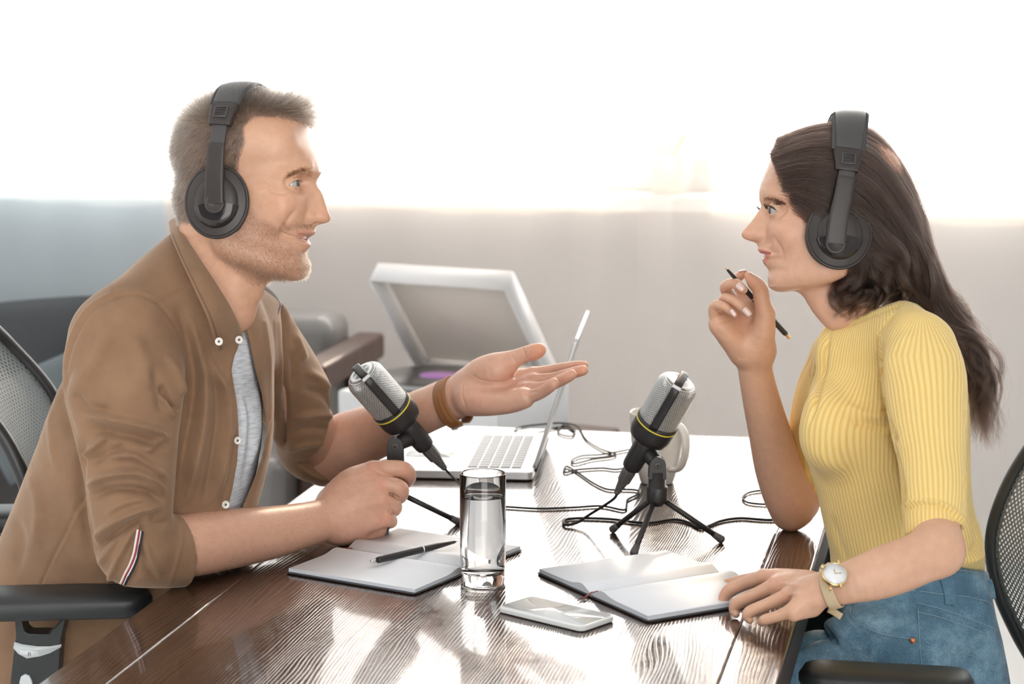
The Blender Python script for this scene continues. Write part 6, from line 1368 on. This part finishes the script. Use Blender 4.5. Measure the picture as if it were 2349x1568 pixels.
def strands(ncl, per, s0, s1, thick, wav, rad, seed, t0m=.45, fly=0.0):
    r = np.random.default_rng(seed); out = []; tt = np.linspace(0, 1, KH)
    for c in range(ncl):
        s = s0+(s1-s0)*r.random(); i = min(int(s), len(GP)-2); w_ = s-i; w_ = w_*w_*(3-2*w_)*.5+w_*.5; base = GP[i]*(1-w_)+GP[i+1]*w_
        fr = r.uniform(2.2, 3.8); ph = r.uniform(0, 2*PI); ph2 = r.uniform(0, 2*PI); dep = r.random()*thick
        T = np.gradient(base, axis=0); T /= np.linalg.norm(T, axis=1)[:, None]; outw = base-hcen; outw -= T*(outw*T).sum(1)[:, None]; outw /= np.linalg.norm(outw, axis=1)[:, None]+1e-9; sd = np.cross(T, outw)
        amp = wav*np.clip((tt-.30)/.55, 0, 1)**1.1
        cen = base-outw*(dep*np.clip(tt*3, .15, 1))[:, None]+outw*(amp*.55*np.sin(2*PI*fr*tt+ph))[:, None]+sd*(amp*np.sin(2*PI*fr*tt+ph2))[:, None]
        sp = r.normal(0, 1, (per, 1, 2)); wid = (.0052*(1-.62*np.clip((tt-.3)/.6, 0, 1)))[None, :, None]
        n = per; t0 = r.random(n)*t0m*(r.random(n) < .75); t1 = r.uniform(.82, 1.0, n)
        jit = r.normal(0, 1, (n, 1, 3))*(.0012+fly*np.clip((tt-.4), 0, 1))[None, :, None]*np.sin(2*PI*(tt[None, :]*r.uniform(1, 3, (n, 1))+r.random((n, 1))))[:, :, None]
        P = cen[None]+outw[None]*sp[..., :1]*wid*.45+sd[None]*sp[..., 1:]*wid+jit
        # cut to [t0, t1]
        q = t0[:, None]+(t1-t0)[:, None]*tt[None]*1.0; f_ = q*(KH-1); i0 = np.clip(f_.astype(int), 0, KH-2); w2 = (f_-i0)[..., None]; idx = np.arange(n)[:, None]
        out.append(P[idx, i0]*(1-w2)+P[idx, i0+1]*w2)
    return np.concatenate(out)
f = Field()
f.add(ell(HW(18, 0, 415), np.array([160, 106, 114])*HW.s, HW.ax()), .01); f.add(ell(HW(-50, 0, 480), np.array([96, 104, 116])*HW.s, HW.ax()), .02)
limb(f, [(2000, 500, 2.985, 82), (2036, 600, 2.985, 64), (2076, 660, 2.99, 44), (2140, 705, 3.01, 30), (2195, 770, 3.01, 20), (2235, 860, 3.01, 12), (2250, 930, 3.0, 6)], .02, 4)
limb(f, [(1990, 600, 2.965, 44), (1995, 655, 2.965, 30)], .02, 2)
f.isect(slab([(1775, 352), (1790, 412), (1824, 460), (1862, 500), (1905, 560), (1950, 620), (1950, 690), (2000, 700), (2060, 685), (2120, 700), (2200, 800), (2230, 960), (2300, 960), (2260, 800), (2150, 650), (2120, 560), (2085, 430), (2040, 345), (1985, 302), (1890, 292), (1810, 312)], 2.6, 3.4), .008)
V, Q = f.mesh(.0035)
m_cap = mat('hair_under', (.014, .008, .006), .6)
hb = mesh('hair', V, Q, m_cap, wom)
P = np.concatenate([strands(190, 95, 0, 7, .020, .015, 1, 3), strands(80, 55, 3.0, 6.4, .030, .030, 1, 5, .2, .004), strands(60, 9, 3, 6.5, .008, .026, 1, 8, .3, .012), strands(22, 10, 0, 2, .01, .005, 1, 11, .2, .004)])
hairs('hair_strands', P, .00016, m_hairW, hb)
# fine baby hair along the hairline and lashes
x, y, v = HW.loc(wV); hl = in_poly(np.stack([x, v], 1).astype(np.float32), [(148, 345), (134, 412), (100, 460), (64, 498), (20, 560), (-200, 600), (-200, 250), (150, 250)]); ww_ = np.clip(-hl/6+.5, 0, 1)*np.clip((hl+24)/8, 0, 1)
short_hair('baby_hair', HW, wV, wQ, ww_, 5000, lambda x, y, v, nl: np.stack([-1+0*x, 0*x, .5-1.2*np.clip((v-380)/80, 0, 1)], 1)+nl*.12, lambda x, y, v: 34+0*x, .00009, m_hairW, hb, 5, .12)
m_lash = mat('lash', (.015, .01, .008), .6)
def lashes(H, p, par, ln, n=26, th=1.0):
    s = H.s
    for y in (-1, 1):
        mb = MB()
        for i in range(n):
            t = i/(n-1); a = cat(np.array([(p['ex']+p['er']*.35, y*(p['ey']+19), p['eye']-1), (p['ex']+p['er']*.8, y*(p['ey']+11), p['eye']-8*p['op']), (p['ex']+p['er']*1.12, y*(p['ey']), p['eye']-9*p['op']), (p['ex']+p['er']*1.0, y*(p['ey']-13), p['eye']-4)]), 10); b = a[int(t*(len(a)-1))]
            d = np.array([.8, y*(1-t)*.9, 0.0]); L_ = ln*(.7+.3*math.sin(t*PI)); p0 = H(*b); p1 = H(b[0]+d[0]*L_*.6, b[1]+d[1]*L_*.6, b[2]-.5); p2 = H(b[0]+d[0]*L_, b[1]+d[1]*L_, b[2]-L_*.55)
            mb.tube([p0, p1, p2], [.55*s*th, .4*s*th, .12*s*th], 5)
        mb.build('eyelashes', m_lash, par)
lashes(HW, PW, wbody, 13); lashes(HM, PM, body, 6, 16, .55)
# ================================================================ office chairs
m_mesh = bpy.data.materials.new('mesh_fabric'); m_mesh.use_nodes = True; MATS['mesh_fabric'] = m_mesh; b = bsdf(m_mesh); b.inputs['Base Color'].default_value = (.16, .18, .18, 1); b.inputs['Roughness'].default_value = .6
uvn = N(m_mesh, 'ShaderNodeAttribute', attribute_name='weave'); sp_ = N(m_mesh, 'ShaderNodeSeparateXYZ'); L(m_mesh, uvn.outputs['Vector'], sp_.inputs[0])
s1 = M2(m_mesh, 'SINE', sp_.outputs[0]); s2 = M2(m_mesh, 'SINE', sp_.outputs[1]); al_ = M2(m_mesh, 'GREATER_THAN', M2(m_mesh, 'MULTIPLY', s1, s2), .30); L(m_mesh, M2(m_mesh, 'SUBTRACT', 1.0, al_), b.inputs['Alpha'])
m_cpl = mat('chair_plastic', (.020, .022, .024), .42); nn = noise(m_cpl, 700, 2); bump(m_cpl, nn.outputs[0], .15, .0004)
m_cgr = mat('chair_grey_insert', (.62, .66, .68), .45)
def office_chair(label, seat_c, face, back_pts, arm_near, arm_post, tilt=.2, sticker=False, arm_z=None):
    """seat_c: seat centre on the floor plan; face: unit direction the sitter looks"""
    face = nrm(face); sd = np.cross(UZ, face); t = thing('office_chair', label, 'office chair', (seat_c[0], seat_c[1], 0), math.atan2(face[1], face[0])); S = np.array([seat_c[0], seat_c[1], 0])
    mb = MB(); V, Fc = bez_prism(rrect(.46, .48, .12), .42, .49, S, [face, sd, UZ]); mb.add(V, Fc).build('seat', mat('seat_fabric', (.03, .03, .032), .9), t, bevel=.02, seg=4)
    MB().lathe([(.03, .10), (.03, .30), (.022, .30), (.022, .42)], S, UZ, 24).build('gas_lift', m_cpl, t)
    for i in range(5):
        a = 2*PI*i/5+.3; d = np.array([math.cos(a), math.sin(a), 0]); lg = MB().tube([S+UZ*.12, S+d*.15+UZ*.11, S+d*.30+UZ*.075], [.03, .024, .018], 12).build('leg', m_cpl, t)
        MB().lathe([(0, -.02), (.028, -.02), (.03, 0), (.028, .02), (0, .02)], S+d*.30+UZ*.03, sd, 20).build('caster', m_cpl, lg)
    # curved mesh back: rows of (height, back offset)
    nx_, nz_ = 40, 50; V = []; W = []
    prof = cat(np.array([[b_[0], b_[1], b_[2]] for b_ in back_pts]), 12)   # (z, offset behind the seat centre, half width)
    prof = prof[np.linspace(0, len(prof)-1, nz_+1).astype(int)]
    for z, o_, hw in prof:
        for i in range(nx_+1):
            x = -1+2*i/nx_; V.append(S+UZ*z-face*(o_-.045*(x*x))+sd*x*hw); W.append((i*2.6*hw/.22, z*520, 0))
    Fc = [(j*(nx_+1)+i, j*(nx_+1)+i+1, (j+1)*(nx_+1)+i+1, (j+1)*(nx_+1)+i) for j in range(nz_) for i in range(nx_)]
    # finer weave from many faces
    o = mesh('mesh_back', V, Fc, m_mesh, t); a_ = o.data.attributes.new('weave', 'FLOAT_VECTOR', 'POINT'); W = np.array(W, np.float32); W[:, 0] = (np.tile(np.linspace(-1, 1, nx_+1), nz_+1))*np.repeat(prof[:, 2], nx_+1)*620; W[:, 1] = np.repeat(prof[:, 0], nx_+1)*620; a_.data.foreach_set('vector', W.ravel())
    V = np.array(V).reshape(nz_+1, nx_+1, 3); loop = np.vstack([V[0], V[1:, -1], V[-1, ::-1][1:], V[::-1, 0][1:]]); loop = loop[::2]
    MB().tube(cat(loop, 2, True), .011, 12, cap=False).build('back_frame', m_cpl, t)
    zt = prof[len(prof)//3]; MB().tube(cat(np.array([S+UZ*.42-face*.12, S+UZ*.40-face*.27, S+UZ*.55-face*(zt[1]+.03), S+UZ*zt[0]-face*(zt[1]+.012)]), 6), .024, 14).build('back_support', m_cpl, t)
    for k, (pad, post) in enumerate(arm_near):
        p0, p1 = np.asarray(pad[0]), np.asarray(pad[1]); d = nrm(p1-p0); s_ = nrm(np.cross(UZ, d)); Ln = np.linalg.norm(p1-p0); V = []; Fc = []; nn_ = 28; m_ = 24
        for i in range(nn_+1):
            q = i/nn_; e = min(q, 1-q)*Ln; hw = pad[2]*(1-max(0, 1-e/.035)**2.4)**.5 if e < .035 else pad[2]; hw = max(hw, .002); sag = -.008*math.sin(PI*q)*0
            for j in range(m_):
                a = 2*PI*j/m_; c_, s__ = math.cos(a), math.sin(a); V.append(p0+(p1-p0)*q+s_*hw*math.copysign(abs(c_)**.55, c_)+UZ*(pad[3]*(hw/pad[2])**.4*math.copysign(abs(s__)**.65, s__)+sag))
        for i in range(nn_):
            for j in range(m_): Fc.append((i*m_+j, i*m_+(j+1) % m_, (i+1)*m_+(j+1) % m_, (i+1)*m_+j))
        Fc += [tuple(range(m_-1, -1, -1)), tuple(range(nn_*m_, (nn_+1)*m_))]
        arm = mesh('armrest', V, Fc, m_cpl, t)
        if post is not None:
            outl, O_, axp, th = post; V, Fc = bez_prism(outl, -th, th, O_, axp); pmb = MB().add(V, Fc)
            po = pmb.build('arm_post', m_cpl, t, bevel=.006, seg=3)
            if sticker and k == 0:
                V, Fc = bez_prism(sticker['chev'], -th-.0016, -th+.001, O_, axp); ch = MB().add(V, Fc).build('grey_band', m_cgr, po)
                V, Fc = bez_prism(sticker['lab'], -th-.0022, -th-.0015, O_, axp); MB().add(V, Fc).build('sticker', mat('sticker_white', (.74, .78, .80), .5), ch)
                V, Fc = bez_prism(sticker['btn'], -th-.004, -th+.001, O_, axp); MB().add(V, Fc).build('height_button', m_cgr, po, bevel=.001)
                mb = MB(); w1 = sticker['num']; SS = sticker['s']
                def seg_(pts, r=.55):
                    mb.tube([O_+axp[0]*(w1[0]+x*SS)+axp[1]*(w1[1]+y*SS)-axp[2]*(th+.0024) for x, y in pts], r*SS, 6)
                seg_([(-3.2, 2.2), (-1.8, 3.4), (-1.8, -3.4)]); seg_([(-3.4, -3.4), (-.4, -3.4)])
                seg_([(3.6, 3.4), (1.2, 3.4), (1.0, .4), (2.6, .7), (3.7, -.6), (3.5, -2.4), (2.2, -3.5), (.8, -3.0)])
                mb.build('sticker_number', m_black2, ch)
# the man's chair: arm pad and post measured on the photo
Ya = 2.905
pa, pb = at(-250, 1338, Ya-.02), at(350, 1370, Ya+.01); za = at(150, 1357, Ya)[2]; pa[2] = pb[2] = za-.014
O_ = at(90, 1430, Ya); axp = [CR, np.array([0, 0, 1.]), np.array([0, 1., 0])]; s_ = Ya*1.01/FPX
def q_(u, v): return ((u-90)*s_, (1430-v)*s_)
outl = [q_(*p) for p in ((38, 1405), (40, 1450), (32, 1500), (18, 1600), (0, 1800), (130, 1800), (132, 1600), (142, 1500), (146, 1460), (158, 1412), (155, 1405), (138, 1425), (118, 1446), (72, 1446), (62, 1440), (55, 1405))]
stk = dict(chev=[q_(*p) for p in ((37, 1465), (55, 1471), (90, 1476), (120, 1476), (147, 1471), (145, 1478), (120, 1492), (95, 1500), (65, 1505), (45, 1494), (34, 1480))], lab=[q_(*p) for p in ((49, 1482), (95, 1487), (94, 1500), (48, 1495))], btn=[q_(*p) for p in ((46, 1562), (50, 1548), (60, 1542), (70, 1546), (76, 1560), (78, 1600), (44, 1600))], num=q_(71, 1493), s=s_)
p2a, p2b = pa+np.array([-.02, .50, 0]), pb+np.array([0, .50, 0])
office_chair('black office chair under the bearded man, grey mesh back, sticker 15 on its arm post', at(180, 1560, 3.28)[:2], [1, .05, 0],
 [(.50, .12, .15), (.62, .09, .19), (.78, .07, .20), (.90, .10, .20), (.99, .165, .19), (1.06, .22, .15)],
 [((pa, pb, .045, .019), (outl, O_, axp, .016)), ((p2a, p2b, .045, .019), (outl, O_+np.array([0, .50, 0]), axp, .016))], None, sticker=stk)
# the woman's chair
Yb = 2.72
pa, pb = at(2480, 1545, Yb), at(1840, 1538, Yb+.0); zb = at(2000, 1540, Yb)[2]; pa[2] = pb[2] = zb-.010
pa = at(2236, 1540, Yb-.02); pb = at(1832, 1540, Yb+.02); pa[2] = pb[2] = zb-.012
O2 = at(2050, 1570, Yb); out2 = [(-.05, 0), (-.055, -.25), (.045, -.25), (.05, 0)]
office_chair('black office chair behind the woman in the yellow top, with grey mesh back', at(2180, 1560, 3.0)[:2], [-1, .03, 0],
 [(.555, .20, .15), (.60, .175, .19), (.66, .15, .21), (.73, .14, .22), (.80, .155, .22), (.87, .19, .22), (.97, .25, .19)],
 [((pb, pa, .042, .017), (out2, O2, axp, .016)), ((pb+np.array([0, .50, 0]), pa+np.array([0, .50, 0]), .042, .017), (out2, O2+np.array([0, .50, 0]), axp, .016))], None)
